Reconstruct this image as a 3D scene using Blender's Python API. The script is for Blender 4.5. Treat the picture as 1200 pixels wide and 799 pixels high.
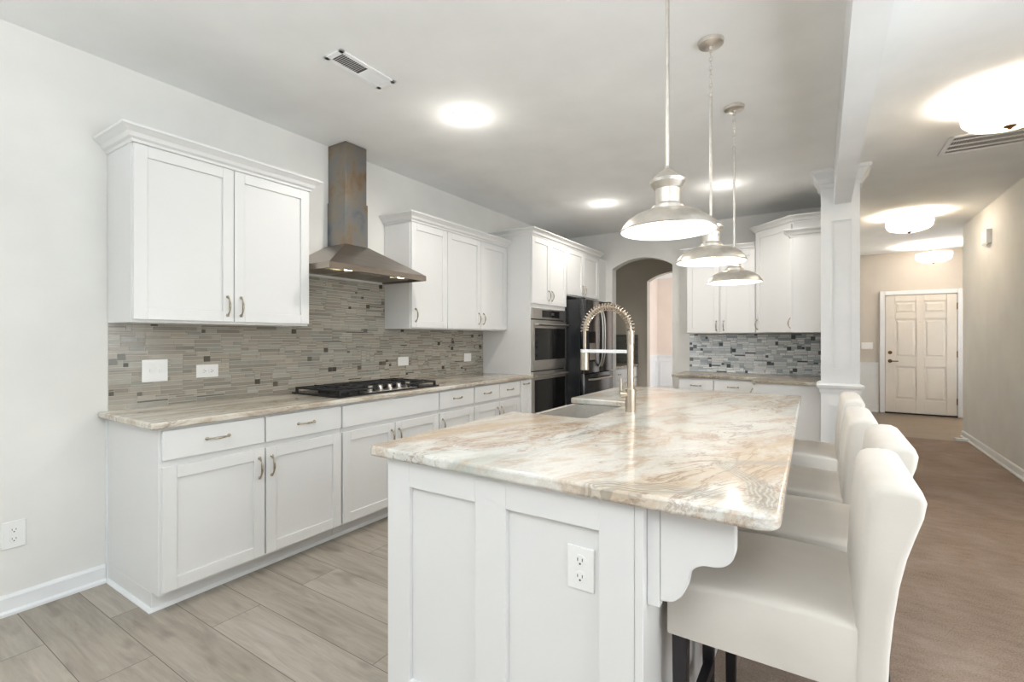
import bpy, bmesh, math, random
from mathutils import Vector, Matrix
random.seed(7)
sc = bpy.context.scene
PI = math.pi
for o in list(bpy.data.objects):
    bpy.data.objects.remove(o)
COL = sc.collection

# ------------------------------------------------------------------ camera
F_PX, VX, HY = 562.0, 963.0, 396.5
YAW = math.atan((VX - 600) / F_PX)
cam_d = bpy.data.cameras.new('camera')
cam = bpy.data.objects.new('camera', cam_d); COL.objects.link(cam)
cam.location = (3.162, 0, 1.276)
cam.rotation_euler = (PI / 2, 0, YAW)
cam_d.sensor_width = 36; cam_d.lens = 36 * F_PX / 1200
cam_d.shift_y = -(399.5 - HY) / 1200
cam_d.clip_start = 0.05
sc.camera = cam

# ------------------------------------------------------------------ view, world, daylight
sc.view_settings.view_transform = 'Standard'
sc.view_settings.look = 'None'
sc.view_settings.gamma = 1
sc.view_settings.use_curve_mapping = False
sc.view_settings.exposure = 0.70

CEIL = 2.74
w = bpy.data.worlds.new('world'); sc.world = w; w.use_nodes = True
w.node_tree.nodes['Background'].inputs[0].default_value = (0.86, 0.93, 1.0, 1)
w.node_tree.nodes['Background'].inputs[1].default_value = 0.15

def area(name, loc, rot, sx, sy, power, col):
    d = bpy.data.lights.new(name, 'AREA'); d.shape = 'RECTANGLE'; d.size = sx; d.size_y = sy
    d.energy = power; d.color = col
    o = bpy.data.objects.new(name, d); COL.objects.link(o)
    o.location = loc; o.rotation_euler = rot
    return o
# fill lamps added out of view to even the light, rear and left ones
# behind the camera; the dining lamp is the window light beyond the arch
area('rear_daylight_fill', (2.4, -3.42, 1.3), (PI / 2, 0, 0), 3.6, 2.2, 3, (0.88, 0.95, 1.0))  # added lamp standing for assumed daylight from behind the camera
area('bounce_fill', (2.6, -1.2, 1.9), (PI, 0, 0), 2.2, 1.4, 62, (0.93, 0.97, 1.0))  # added upward fill, brightens the room by way of the ceiling
area('left_daylight_fill', (0.06, -1.9, 1.5), (0, -PI / 2, 0), 1.4, 1.9, 6, (0.88, 0.95, 1.0))  # added side fill, no window opening in this wall
area('right_daylight_fill', (4.66, 1.5, 1.45), (0, PI / 2, 0), 1.6, 2.6, 30, (0.88, 0.95, 1.0))  # added fill before the solid right wall, lights the left wall and cabinets
area('daylight_dining', (3.1, 9.3, 1.5), (0, PI / 2, 0), 1.6, 1.5, 42, (0.97, 0.97, 1.0))
area('foyer_fill', (5.40, 9.4, 1.4), (0, PI / 2, 0), 1.8, 1.2, 8, (0.95, 0.97, 1.0))  # added fill against the solid foyer wall to lift the hall

# ------------------------------------------------------------------ materials
def lin(c):
    return tuple(((v / 255) / 12.92 if v / 255 <= 0.04045 else ((v / 255 + 0.055) / 1.055) ** 2.4) for v in c) + (1,)

class NT:
    def __init__(s, name):
        m = bpy.data.materials.new(name); m.use_nodes = True
        s.m = m; s.t = m.node_tree; s.b = s.t.nodes['Principled BSDF']
    def n(s, kind, **kw):
        nd = s.t.nodes.new(kind)
        for k, v in kw.items():
            if k.startswith('i_'):
                nd.inputs[k[2:].replace('_', ' ')].default_value = v
            else:
                setattr(nd, k, v)
        return nd
    def l(s, a, b): s.t.links.new(a, b)
    def ramp(s, fac, stops, interp='LINEAR'):
        r = s.n('ShaderNodeValToRGB'); r.color_ramp.interpolation = interp
        e = r.color_ramp.elements
        while len(e) < len(stops): e.new(0.5)
        for i, (p, c) in enumerate(stops):
            e[i].position = p; e[i].color = c
        s.l(fac, r.inputs[0]); return r.outputs[0]
    def mix(s, fac, a, b, mode='MIX'):
        n = s.n('ShaderNodeMix', data_type='RGBA', blend_type=mode)
        for sock, v in ((0, fac), (6, a), (7, b)):
            if isinstance(v, (int, float, tuple)): n.inputs[sock].default_value = v
            else: s.l(v, n.inputs[sock])
        return n.outputs[2]
    def math(s, op, a, b=0.0, clamp=False):
        n = s.n('ShaderNodeMath', operation=op, use_clamp=clamp)
        for i, v in enumerate((a, b)):
            if isinstance(v, (int, float)): n.inputs[i].default_value = v
            else: s.l(v, n.inputs[i])
        return n.outputs[0]
    def coords(s, scale=(1, 1, 1), rot=(0, 0, 0), loc=(0, 0, 0)):
        tc = s.n('ShaderNodeTexCoord'); mp = s.n('ShaderNodeMapping')
        mp.inputs['Scale'].default_value = scale; mp.inputs['Rotation'].default_value = rot
        mp.inputs['Location'].default_value = loc
        s.l(tc.outputs['Object'], mp.inputs[0]); return mp.outputs[0]
    def noise(s, vec, scale, detail=3, rough=0.5, dist=0.0):
        n = s.n('ShaderNodeTexNoise'); n.inputs['Scale'].default_value = scale
        n.inputs['Detail'].default_value = detail; n.inputs['Roughness'].default_value = rough
        n.inputs['Distortion'].default_value = dist
        s.l(vec, n.inputs['Vector']); return n
    def bump(s, h, strength, dist=0.001):
        b = s.n('ShaderNodeBump'); b.inputs['Strength'].default_value = strength
        b.inputs['Distance'].default_value = dist
        s.l(h, b.inputs['Height']); s.l(b.outputs[0], s.b.inputs['Normal'])

def simple(name, rgb, rough=0.5, metal=0.0, var=0.03, vscale=3.0, bump=0.0, bscale=200, stretch=(1, 1, 1), coat=0.0):
    t = NT(name); c = lin(rgb); v = t.coords(stretch)
    n = t.noise(v, vscale, 3)
    lo = tuple(x * (1 - var) for x in c[:3]) + (1,); hi = tuple(min(1, x * (1 + var)) for x in c[:3]) + (1,)
    t.l(t.ramp(n.outputs[0], [(0.3, lo), (0.7, hi)]), t.b.inputs['Base Color'])
    t.b.inputs['Roughness'].default_value = rough; t.b.inputs['Metallic'].default_value = metal
    t.b.inputs['Coat Weight'].default_value = coat
    if bump:
        t.bump(t.noise(v, bscale, 2).outputs[0], bump)
    return t.m

def emit(name, rgb, strength, base=(240, 240, 235)):
    t = NT(name)
    t.b.inputs['Base Color'].default_value = lin(base)
    t.b.inputs['Emission Color'].default_value = lin(rgb)
    t.b.inputs['Emission Strength'].default_value = strength
    return t.m

M = {}
M['wall'] = simple('wall_paint', (234, 233, 229), 0.9, bump=0.15, bscale=180)
M['wall_taupe'] = simple('taupe_wall_paint', (198, 191, 178), 0.9)
M['wall_foyer'] = simple('foyer_wall_paint', (206, 199, 190), 0.9)
M['wall_dining'] = simple('dining_wall_paint', (236, 224, 214), 0.9)
M['ceiling'] = simple('ceiling_paint', (245, 246, 245), 0.95, bump=0.2, bscale=120)
M['trim'] = simple('white_trim_paint', (240, 242, 243), 0.4)
M['cab'] = simple('white_cabinet_paint', (234, 234, 233), 0.38, var=0.01)
M['cab_in'] = simple('cabinet_gap_paint', (190, 190, 188), 0.6)
M['cavity'] = simple('dark_cavity', (30, 29, 28), 0.8)
M['plate'] = simple('white_plastic_plate', (245, 245, 243), 0.3, var=0.005)
M['slot'] = simple('dark_slot_plastic', (70, 68, 66), 0.5)
M['nickel'] = simple('brushed_nickel', (226, 221, 213), 0.36, 1.0, var=0.08, vscale=30)
M['pull'] = simple('antique_nickel_pull', (176, 166, 150), 0.28, 1.0, var=0.25, vscale=60)
M['steel'] = simple('stainless_steel', (205, 200, 194), 0.28, 1.0, var=0.06, vscale=6, stretch=(1, 1, 30))
M['sink'] = simple('satin_sink_steel', (214, 211, 206), 0.5, 1.0, var=0.05, vscale=40, stretch=(1, 8, 1))
M['black_steel'] = simple('black_stainless_steel', (88, 88, 90), 0.22, 1.0, var=0.1, vscale=4, stretch=(1, 1, 20))
M['black_side'] = simple('black_appliance_side', (38, 40, 44), 0.3, 0.0, coat=0.3)
M['black_glass'] = simple('black_oven_glass', (22, 21, 21), 0.06, 0.0, coat=0.6)
M['faucet'] = simple('warm_brushed_nickel', (196, 184, 168), 0.34, 1.0, var=0.06, vscale=30)
M['black_glass'].node_tree.nodes['Principled BSDF'].inputs['Specular IOR Level'].default_value = 0.25
M['black_glass'].node_tree.nodes['Principled BSDF'].inputs['Coat Weight'].default_value = 0.1
M['iron'] = simple('cast_iron_grate', (38, 38, 40), 0.55, 0.0, bump=0.2)
M['enamel'] = simple('black_cooktop_enamel', (28, 28, 30), 0.2, 0.0)
M['legwood'] = simple('black_stained_wood', (36, 34, 38), 0.4, var=0.2, vscale=20, stretch=(1, 1, 0.1))
M['shade_in'] = simple('white_enamel_shade_inside', (250, 248, 240), 0.5)
M['bulb'] = emit('lit_bulb', (255, 236, 205), 4)
M['lens'] = emit('lit_downlight_lens', (255, 232, 196), 7)
M['hoodlamp'] = emit('lit_hood_lamp', (255, 240, 190), 6)
t = NT('lit_alabaster_glass')
t.b.inputs['Base Color'].default_value = lin((246, 232, 206)); t.b.inputs['Emission Color'].default_value = lin((255, 226, 180)); t.b.inputs['Emission Strength'].default_value = 0.35
tr_ = t.n('ShaderNodeBsdfTranslucent'); tr_.inputs[0].default_value = lin((255, 250, 242)); mx_ = t.n('ShaderNodeMixShader'); mx_.inputs[0].default_value = 0.42
t.l(t.b.outputs[0], mx_.inputs[1]); t.l(tr_.outputs[0], mx_.inputs[2]); t.l(mx_.outputs[0], t.t.nodes['Material Output'].inputs[0])
M['bowl'] = t.m
M['bronze'] = simple('bronze_finial', (120, 90, 60), 0.35, 1.0)
M['doorpaint'] = simple('front_door_paint', (232, 226, 216), 0.45)
M['vent'] = simple('vent_white_metal', (252, 253, 254), 0.4)
M['ventdark'] = simple('vent_dark_duct', (92, 88, 84), 0.7)

# fabric
t = NT('cream_linen'); v = t.coords()
n1 = t.noise(v, 5, 3); wv = t.noise(t.coords((1, 1, 1)), 420, 2)
t.l(t.ramp(n1.outputs[0], [(0.3, lin((212, 206, 197))), (0.7, lin((222, 216, 208)))]), t.b.inputs['Base Color'])
t.b.inputs['Roughness'].default_value = 0.95; t.b.inputs['Sheen Weight'].default_value = 0.2
t.bump(wv.outputs[0], 0.35, 0.0008); M['linen'] = t.m

# carpet
t = NT('brown_carpet'); v = t.coords()
a = t.noise(v, 2.2, 6, 0.62, 0.6); b = t.noise(t.coords((1, 2.6, 1), (0, 0, 0.5)), 9, 4, 0.6); c = t.noise(v, 160, 2)
base = t.ramp(a.outputs[0], [(0.36, lin((116, 96, 82))), (0.5, lin((148, 128, 114))), (0.64, lin((178, 160, 148)))])
base = t.mix(0.5, base, t.ramp(b.outputs[0], [(0.3, lin((126, 106, 90))), (0.7, lin((176, 156, 140)))]))
base = t.mix(0.4, base, t.ramp(c.outputs[0], [(0.3, lin((112, 92, 78))), (0.7, lin((188, 168, 150)))]))
t.l(base, t.b.inputs['Base Color']); t.b.inputs['Roughness'].default_value = 1.0
t.bump(c.outputs[0], 0.8, 0.006); M['carpet'] = t.m

# plank floor: greige wood look boards running along X
def planks(name, wlen, wid, cols, grain, loc, rough):
    t = NT(name)
    v = t.coords(loc=loc)
    br = t.n('ShaderNodeTexBrick', offset=0.37, offset_frequency=2)
    br.inputs['Scale'].default_value = 1.0; br.inputs['Brick Width'].default_value = wlen
    br.inputs['Row Height'].default_value = wid; br.inputs['Mortar Size'].default_value = 0.0016
    br.inputs['Mortar Smooth'].default_value = 0.2
    br.inputs['Color1'].default_value = (0, 0, 0, 1); br.inputs['Color2'].default_value = (1, 1, 1, 1)
    br.inputs['Mortar'].default_value = (0.5, 0.5, 0.5, 1)
    t.l(v, br.inputs['Vector'])
    # grain shifted per plank
    sh = t.n('ShaderNodeVectorMath', operation='MULTIPLY_ADD')
    t.l(br.outputs['Color'], sh.inputs[0]); sh.inputs[1].default_value = (7.3, 3.1, 5.7); t.l(v, sh.inputs[2])
    mp = t.n('ShaderNodeMapping'); mp.inputs['Scale'].default_value = (1.0, 7.5, 1.0); t.l(sh.outputs[0], mp.inputs[0])
    g1 = t.noise(mp.outputs[0], 2.4, 6, 0.62, 0.9); mp2 = t.n('ShaderNodeMapping')
    mp2.inputs['Scale'].default_value = (1.5, 30, 1.0); t.l(sh.outputs[0], mp2.inputs[0])
    g2 = t.noise(mp2.outputs[0], 3.0, 4, 0.6, 0.2)
    tone = t.ramp(br.outputs['Color'], [(0.0, lin(cols[0])), (0.5, lin(cols[1])), (1.0, lin(cols[2]))])
    gr = t.ramp(g1.outputs[0], [(0.28, lin(grain[0])), (0.5, lin(grain[1])), (0.72, lin(grain[2]))])
    c1 = t.mix(0.55, tone, gr)
    c2 = t.mix(0.35, c1, t.ramp(g2.outputs[0], [(0.3, (0.62, 0.6, 0.57, 1)), (0.7, (1, 1, 1, 1))]), 'MULTIPLY')
    kn = t.noise(t.coords((1.6, 4.5, 1), loc=loc), 1.7, 2, 0.5, 0.0)
    c2 = t.mix(t.ramp(kn.outputs[0], [(0.60, (0, 0, 0, 1)), (0.76, (0.9, 0.9, 0.9, 1))]), c2, lin(grain[3]))
    c3 = t.mix(br.outputs['Fac'], c2, lin(grain[4]))
    t.l(c3, t.b.inputs['Base Color']); t.b.inputs['Roughness'].default_value = rough
    t.bump(g2.outputs[0], 0.12, 0.0006)
    return t.m
M['plank'] = planks('greige_plank_floor', 1.25, 0.218, [(152, 143, 131), (172, 164, 152), (190, 182, 171)],
                    [(132, 122, 110), (170, 161, 149), (192, 184, 173), (116, 106, 94), (100, 92, 82)], (0.35, 0.03, 0), 0.5)
M['foyer_plank'] = planks('olive_brown_foyer_wood', 1.0, 0.12, [(128, 108, 84), (142, 122, 96), (152, 132, 106)],
                          [(116, 98, 74), (138, 118, 92), (156, 138, 112), (100, 84, 62), (90, 74, 56)], (0, 0, 0), 0.3)

def granite(name, kind):
    t = NT(name)
    rot = {'island': 19, 'wall': 3, 'back': 70}[kind]
    st = {'island': (1, 0.34, 1), 'wall': (1.5, 0.24, 1), 'back': (1.4, 0.4, 1)}[kind]
    v0 = t.coords((1, 1, 1), (0, 0, math.radians(rot)))
    mp = t.n('ShaderNodeMapping'); mp.inputs['Scale'].default_value = st; t.l(v0, mp.inputs[0]); v = mp.outputs[0]
    def warp(vec, sc, amt):
        d = t.noise(vec, sc, 3, 0.55)
        add = t.n('ShaderNodeVectorMath', operation='MULTIPLY_ADD')
        t.l(d.outputs['Color'], add.inputs[0]); add.inputs[1].default_value = (amt, amt, amt * .3); t.l(vec, add.inputs[2])
        return add.outputs[0]
    v2 = warp(v, 2.0, 0.45)
    big = t.noise(v2, 2.2, 3, 0.5); mid = t.noise(v2, 6.5, 6, 0.68, 0.3); mid2 = t.noise(v2, 9.0, 6, 0.7, 0.4)
    fine = t.noise(v, 30, 6, 0.75, 0.3); grain = t.noise(v0, 95, 3, 0.6)
    if kind == 'island':
        base = t.ramp(big.outputs[0], [(0.34, lin((194, 197, 190))), (0.44, lin((222, 221, 215))), (0.56, lin((226, 221, 212))), (0.66, lin((210, 190, 164)))])
        tan, brown, dark = (192, 163, 133), (146, 116, 94), (104, 84, 72)
        w_ = (0.8, 0.75, 0.8)
    elif kind == 'wall':
        base = t.ramp(big.outputs[0], [(0.34, lin((184, 176, 160))), (0.46, lin((224, 219, 206))), (0.56, lin((206, 196, 180))), (0.68, lin((160, 144, 124)))])
        tan, brown, dark = (166, 146, 124), (116, 94, 78), (84, 70, 60); w_ = (0.9, 0.8, 0.8)
    else:
        base = t.ramp(big.outputs[0], [(0.3, lin((150, 140, 122))), (0.5, lin((186, 176, 158))), (0.7, lin((120, 108, 92)))])
        tan, brown, dark = (140, 124, 102), (96, 84, 70), (72, 64, 56); w_ = (0.8, 0.8, 0.8)
    B, W = (0, 0, 0, 1), (1, 1, 1, 1)
    c = t.mix(t.math('MULTIPLY', t.ramp(mid.outputs[0], [(0.50, B), (0.58, W), (0.63, (0.2, 0.2, 0.2, 1)), (0.70, W)]), w_[0] * 0.8), base, lin(tan))
    c = t.mix(t.math('MULTIPLY', t.ramp(mid.outputs[0], [(0.36, W), (0.44, B)]), 0.45), c, lin((250, 249, 245)))
    ridge = t.math('ABSOLUTE', t.math('SUBTRACT', mid2.outputs[0], 0.5))
    gate = t.ramp(t.noise(v, 3.4, 3).outputs[0], [(0.50, B), (0.60, W)])
    c = t.mix(t.math('MULTIPLY', t.math('MULTIPLY', t.ramp(ridge, [(0.0, W), (0.014, (0.5, 0.5, 0.5, 1)), (0.03, B)]), gate), w_[1]), c, lin(brown))
    c = t.mix(t.math('MULTIPLY', t.ramp(fine.outputs[0], [(0.55, B), (0.68, W)]), 0.42), c, lin(tan))
    c = t.mix(t.math('MULTIPLY', t.ramp(fine.outputs[0], [(0.32, W), (0.43, B)]), 0.35), c, lin((250, 250, 247)))
    spk = t.math('MULTIPLY', t.ramp(t.noise(v, 15, 6, 0.8, 0.6).outputs[0], [(0.65, B), (0.70, W)]), w_[2])
    c = t.mix(spk, c, lin(dark))
    c = t.mix(0.22, c, t.ramp(grain.outputs[0], [(0.3, (0.62, 0.6, 0.57, 1)), (0.6, W)]), 'MULTIPLY')
    if kind == 'island':
        # grey-green swirl of tight contour lines close to the near right corner
        tc = t.n('ShaderNodeTexCoord')
        wob = t.noise(tc.outputs['Object'], 3.6, 3, 0.5)
        ma = t.n('ShaderNodeVectorMath', operation='MULTIPLY_ADD')
        t.l(wob.outputs['Color'], ma.inputs[0]); ma.inputs[1].default_value = (0.16, 0.16, 0); t.l(tc.outputs['Object'], ma.inputs[2])
        sub = t.n('ShaderNodeVectorMath', operation='SUBTRACT'); t.l(ma.outputs[0], sub.inputs[0])
        sub.inputs[1].default_value = (0.08, 0.08, 0); p = sub.outputs[0]
        segs = [((2.70, 1.10), (2.86, 1.20)), ((2.86, 1.20), (3.03, 1.19)), ((3.03, 1.19), (3.02, 1.34)), ((3.02, 1.34), (2.93, 1.52)), ((2.93, 1.52), (3.08, 1.60))]
        dist = None
        sx = t.n('ShaderNodeSeparateXYZ'); t.l(p, sx.inputs[0])
        for (ax, ay), (bx, by) in segs:
            dx, dy = bx - ax, by - ay; L2 = dx * dx + dy * dy
            px = t.math('SUBTRACT', sx.outputs[0], ax); py = t.math('SUBTRACT', sx.outputs[1], ay)
            h = t.math('DIVIDE', t.math('ADD', t.math('MULTIPLY', px, dx), t.math('MULTIPLY', py, dy)), L2, True)
            ex = t.math('SUBTRACT', px, t.math('MULTIPLY', h, dx)); ey = t.math('SUBTRACT', py, t.math('MULTIPLY', h, dy))
            dd = t.math('SQRT', t.math('ADD', t.math('MULTIPLY', ex, ex), t.math('MULTIPLY', ey, ey)))
            dist = dd if dist is None else t.math('MINIMUM', dist, dd)
        fz = t.noise(tc.outputs['Object'], 5, 3, 0.5)
        rip = t.math('SINE', t.math('ADD', t.math('MULTIPLY', dist, 640.0), t.math('MULTIPLY', fz.outputs[0], 22.0)))
        rip = t.ramp(rip, [(0.0, (1, 1, 1, 1)), (0.35, (0, 0, 0, 1))])
        fall = t.ramp(dist, [(0.0, (1, 1, 1, 1)), (0.022, (0.8, 0.8, 0.8, 1)), (0.036, (0, 0, 0, 1))])
        c = t.mix(t.math('MULTIPLY', fall, 0.35), c, lin((186, 180, 166)))
        c = t.mix(t.math('MULTIPLY', t.math('MULTIPLY', rip, fall), 0.45), c, lin((116, 114, 108)))
    t.l(c, t.b.inputs['Base Color'])
    t.b.inputs['Roughness'].default_value = 0.11 if kind != 'back' else 0.22
    t.b.inputs['Specular IOR Level'].default_value = 0.5
    return t.m
M['granite'] = granite('cream_veined_granite', 'island')
M['granite_wall'] = granite('tan_streaked_granite', 'wall')
M['granite_back'] = granite('grey_brown_granite', 'back')

def tilemat(name, rough):
    t = NT(name); at = t.n('ShaderNodeAttribute', attribute_name='Col')
    n = t.noise(t.coords((3, 3, 30)), 4, 4, 0.6)
    c = t.mix(0.3, at.outputs['Color'], t.ramp(n.outputs[0], [(0.3, (0.6, 0.6, 0.6, 1)), (0.7, (1, 1, 1, 1))]), 'MULTIPLY')
    t.l(c, t.b.inputs['Base Color']); t.b.inputs['Roughness'].default_value = rough
    return t.m
M['tile'] = tilemat('glass_mosaic_tile', 0.16)

# chimney steel with blue-grey to brown mottling in its colour
t = NT('mottled_steel'); v = t.coords((1, 1, 0.8))
a = t.noise(v, 4.5, 5, 0.6, 0.25)
c = t.ramp(a.outputs[0], [(0.32, lin((118, 125, 134))), (0.43, lin((142, 143, 144))), (0.53, lin((152, 144, 134))), (0.62, lin((150, 130, 110))), (0.74, lin((122, 116, 111)))])
t.l(c, t.b.inputs['Base Color']); t.b.inputs['Metallic'].default_value = 1; t.b.inputs['Roughness'].default_value = 0.33
M['tinted'] = t.m
M['hood_steel'] = simple('hood_brushed_steel', (160, 150, 140), 0.3, 1.0, var=0.08, vscale=5, stretch=(1, 1, 12))

# ------------------------------------------------------------------ mesh helpers
WLOC = {}
def wl(o):
    return WLOC.get(o.name, Vector((0, 0, 0))) if o else Vector((0, 0, 0))

class MB:
    def __init__(s): s.bm = bmesh.new()
    def box(s, x0, x1, y0, y1, z0, z1):
        vs = [s.bm.verts.new(p) for p in ((x0, y0, z0), (x1, y0, z0), (x1, y1, z0), (x0, y1, z0), (x0, y0, z1), (x1, y0, z1), (x1, y1, z1), (x0, y1, z1))]
        for f in ((3, 2, 1, 0), (4, 5, 6, 7), (0, 1, 5, 4), (1, 2, 6, 5), (2, 3, 7, 6), (3, 0, 4, 7)):
            s.bm.faces.new([vs[i] for i in f])
        return s
    def loft(s, rings, closed=True, caps=True):
        R = [[s.bm.verts.new(p) for p in r] for r in rings]
        for a, b in zip(R, R[1:]):
            n = len(a)
            for i in range(n if closed else n - 1):
                j = (i + 1) % n
                s.bm.faces.new((a[i], a[j], b[j], b[i]))
        if caps and closed:
            s.bm.faces.new(list(reversed(R[0]))); s.bm.faces.new(R[-1])
        return s
    def tube(s, pts, r, n=10, caps=True):
        pts = [Vector(p) for p in pts]; rr = r if isinstance(r, (list, tuple)) else [r] * len(pts)
        rings = []; up = None
        for i, p in enumerate(pts):
            d = (pts[min(i + 1, len(pts) - 1)] - pts[max(i - 1, 0)]).normalized()
            if up is None:
                up = d.orthogonal().normalized()
            else:
                up = (up - d * up.dot(d)).normalized()
            sd = d.cross(up)
            rings.append([p + (up * math.cos(2 * PI * k / n) + sd * math.sin(2 * PI * k / n)) * rr[i] for k in range(n)])
        return s.loft(rings, True, caps)
    def lathe(s, prof, cx=0, cy=0, cz=0, n=32, caps=False, axis='Z'):
        rings = []
        for r, z in prof:
            ring = []
            for k in range(n):
                a = 2 * PI * k / n; u, v = max(r, 1e-5) * math.cos(a), max(r, 1e-5) * math.sin(a)
                if axis == 'Z': ring.append((cx + u, cy + v, cz + z))
                elif axis == 'Y': ring.append((cx + u, cy + z, cz + v))
                else: ring.append((cx + z, cy + u, cz + v))
            rings.append(ring)
        return s.loft(rings, True, caps)
    def prism(s, poly, a0, a1, axis='Y'):
        def mk(p, a):
            if axis == 'Y': return (p[0], a, p[1])
            if axis == 'X': return (a, p[0], p[1])
            return (p[0], p[1], a)
        A = [s.bm.verts.new(mk(p, a0)) for p in poly]; B = [s.bm.verts.new(mk(p, a1)) for p in poly]
        n = len(poly)
        for i in range(n):
            j = (i + 1) % n; s.bm.faces.new((A[i], A[j], B[j], B[i]))
        s.bm.faces.new(list(reversed(A))); s.bm.faces.new(B)
        return s
    def sweep(s, path, prof, z=0.0):
        """profile (out, z) swept along a 2-D path; outward = right-hand side of travel"""
        P = [Vector(p) for p in path]; rings = []
        for i, p in enumerate(P):
            ns = []
            if i > 0: d = (P[i] - P[i - 1]).normalized(); ns.append(Vector((d.y, -d.x)))
            if i < len(P) - 1: d = (P[i + 1] - P[i]).normalized(); ns.append(Vector((d.y, -d.x)))
            if len(ns) == 2:
                m = (ns[0] + ns[1]); m = m / m.length_squared * 2
            else: m = ns[0]
            rings.append([(p.x + m.x * o, p.y + m.y * o, z + zz) for o, zz in prof])
        return s.loft(rings, True, True)
    def torus(s, c, R, r, rot=None, sx=1.0, n=16, m=6):
        rot = rot or Matrix.Identity(3); rings = []
        for i in range(n):
            a = 2 * PI * i / n; ring = []
            for j in range(m):
                b = 2 * PI * j / m; q = R + r * math.cos(b)
                ring.append(Vector(c) + rot @ Vector((q * math.cos(a) * sx, r * math.sin(b), q * math.sin(a))))
            rings.append(ring)
        R_ = [[s.bm.verts.new(p) for p in q] for q in rings]
        for i in range(n):
            a, b = R_[i], R_[(i + 1) % n]
            for j in range(m):
                k = (j + 1) % m; s.bm.faces.new((a[j], a[k], b[k], b[j]))
        return s
    def build(s, name, mat, parent=None, bevel=0, seg=2, smooth=False, sub=0, solid=0, angle=35):
        bmesh.ops.recalc_face_normals(s.bm, faces=s.bm.faces)
        off = wl(parent)
        # a top-level mesh gets its origin at its base centre
        if parent is None:
            xs = [v.co.x for v in s.bm.verts]; ys = [v.co.y for v in s.bm.verts]; zs = [v.co.z for v in s.bm.verts]
            off = Vector((0, 0, 0))
        if off.length > 0:
            for v in s.bm.verts: v.co -= off
        me = bpy.data.meshes.new(name); s.bm.to_mesh(me); s.bm.free()
        me.materials.append(mat)
        if smooth:
            for p in me.polygons: p.use_smooth = True
        o = bpy.data.objects.new(name, me); COL.objects.link(o)
        if parent: o.parent = parent
        WLOC[o.name] = off
        if solid:
            md = o.modifiers.new('solid', 'SOLIDIFY'); md.thickness = solid; md.offset = 0
        if bevel:
            md = o.modifiers.new('bevel', 'BEVEL'); md.width = bevel; md.segments = seg; md.limit_method = 'ANGLE'
            md.angle_limit = math.radians(30)
            md.harden_normals = False
        if sub:
            md = o.modifiers.new('sub', 'SUBSURF'); md.levels = sub; md.render_levels = sub
        if smooth and not sub:
            try: me.set_sharp_from_angle(angle=math.radians(angle))
            except Exception: pass
        return o

def tag(o, label=None, cat=None, group=None, kind=None):
    if label: o['label'] = label
    if cat: o['category'] = cat
    if group: o['group'] = group
    if kind: o['kind'] = kind
    return o
def thing(name, label, cat, loc=(0, 0, 0), rz=0, group=None, local=False):
    """Empty at a thing's base; children are given in world coordinates unless local"""
    o = bpy.data.objects.new(name, None); COL.objects.link(o); o.empty_display_size = 0.1
    o.location = loc; o.rotation_euler.z = rz
    WLOC[o.name] = Vector((0, 0, 0)) if local else Vector(loc)
    return tag(o, label, cat, group)
def struct(name, mb, mat, parent=None, **k):
    o = mb.build(name, mat, parent, **k); o['kind'] = 'structure'
    return o
def inst(src, parent, loc, rot=(0, 0, 0), name=None):
    c = src.copy(); COL.objects.link(c); c.parent = parent
    c.location = loc; c.rotation_euler = rot
    return c
def copy_tree(o, parent=None):
    c = o.copy(); COL.objects.link(c); c.parent = parent
    for ch in list(o.children): copy_tree(ch, c)
    return c

# ------------------------------------------------------------------ room shell
WB = 6.35          # kitchen rear wall
def archpoly(x0, x1, xa, xb, zs, zt, top, lo=0):
    pts = [(x0, lo), (xa, lo), (xa, zs)]
    c = (xa + xb) / 2; hw = (xb - xa) / 2; rise = zt - zs
    R = (hw * hw + rise * rise) / (2 * rise); cz = zt - R; a = math.asin(hw / R)
    for i in range(1, 20):
        t_ = -a + 2 * a * i / 20; pts.append((c + R * math.sin(t_), cz + R * math.cos(t_)))
    pts += [(xb, zs), (xb, lo), (x1, lo), (x1, top), (x0, top)]
    return pts

struct('floor', MB().box(-0.1, 2.80, -3.5, 7.8, -0.05, 0), M['plank'])
struct('floor', MB().box(2.80, 4.86, -3.5, 8.0, -0.05, 0.0), M['carpet'])
struct('floor', MB().box(-0.1, 2.80, 7.8, 11.2, -0.05, 0.0), M['foyer_plank'])
struct('floor', MB().box(2.80, 5.6, 8.0, 10.6, -0.05, -0.002), M['foyer_plank'])
struct('ceiling', MB().box(-0.1, 5.6, -3.5, 11.2, CEIL, CEIL + 0.1), M['ceiling'])
# left wall, unbroken; the left fill in front of it is an added lamp
struct('wall_left', MB().box(-0.12, 0, -3.5, 11.2, 0, CEIL), M['wall'])
# rear wall of the kitchen with the arched passage
struct('wall_rear', MB().prism(archpoly(0, 3.25, 0.718, 1.536, 2.235, 2.362, CEIL), WB, WB + 0.15, 'Y'), M['wall'])
struct('wall_pantry', MB().prism(archpoly(0, 3.25, 0.79, 1.66, 2.20, 2.33, CEIL), 7.70, 7.85, 'Y'), M['wall_taupe'])
struct('wall_pantry_side', MB().box(0.0, 0.004, WB + 0.15, 7.70, 0, CEIL), M['wall_taupe'])
struct('wall_pantry_right', MB().box(1.95, 2.05, WB + 0.15, 7.70, 0, CEIL), M['wall_taupe'])
struct('wall_dining', MB().box(-0.1, 3.25, 11.0, 11.12, 0, CEIL), M['wall_dining'])
struct('wall_dining_side', MB().box(0.0, 0.006, 7.85, 11.0, 0, CEIL), M['wall_dining'])
# wall between kitchen and hall, ending in the pillar
struct('wall_middle', MB().box(3.25, 3.40, 5.30, 10.45, 0, CEIL), M['wall'])
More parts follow.
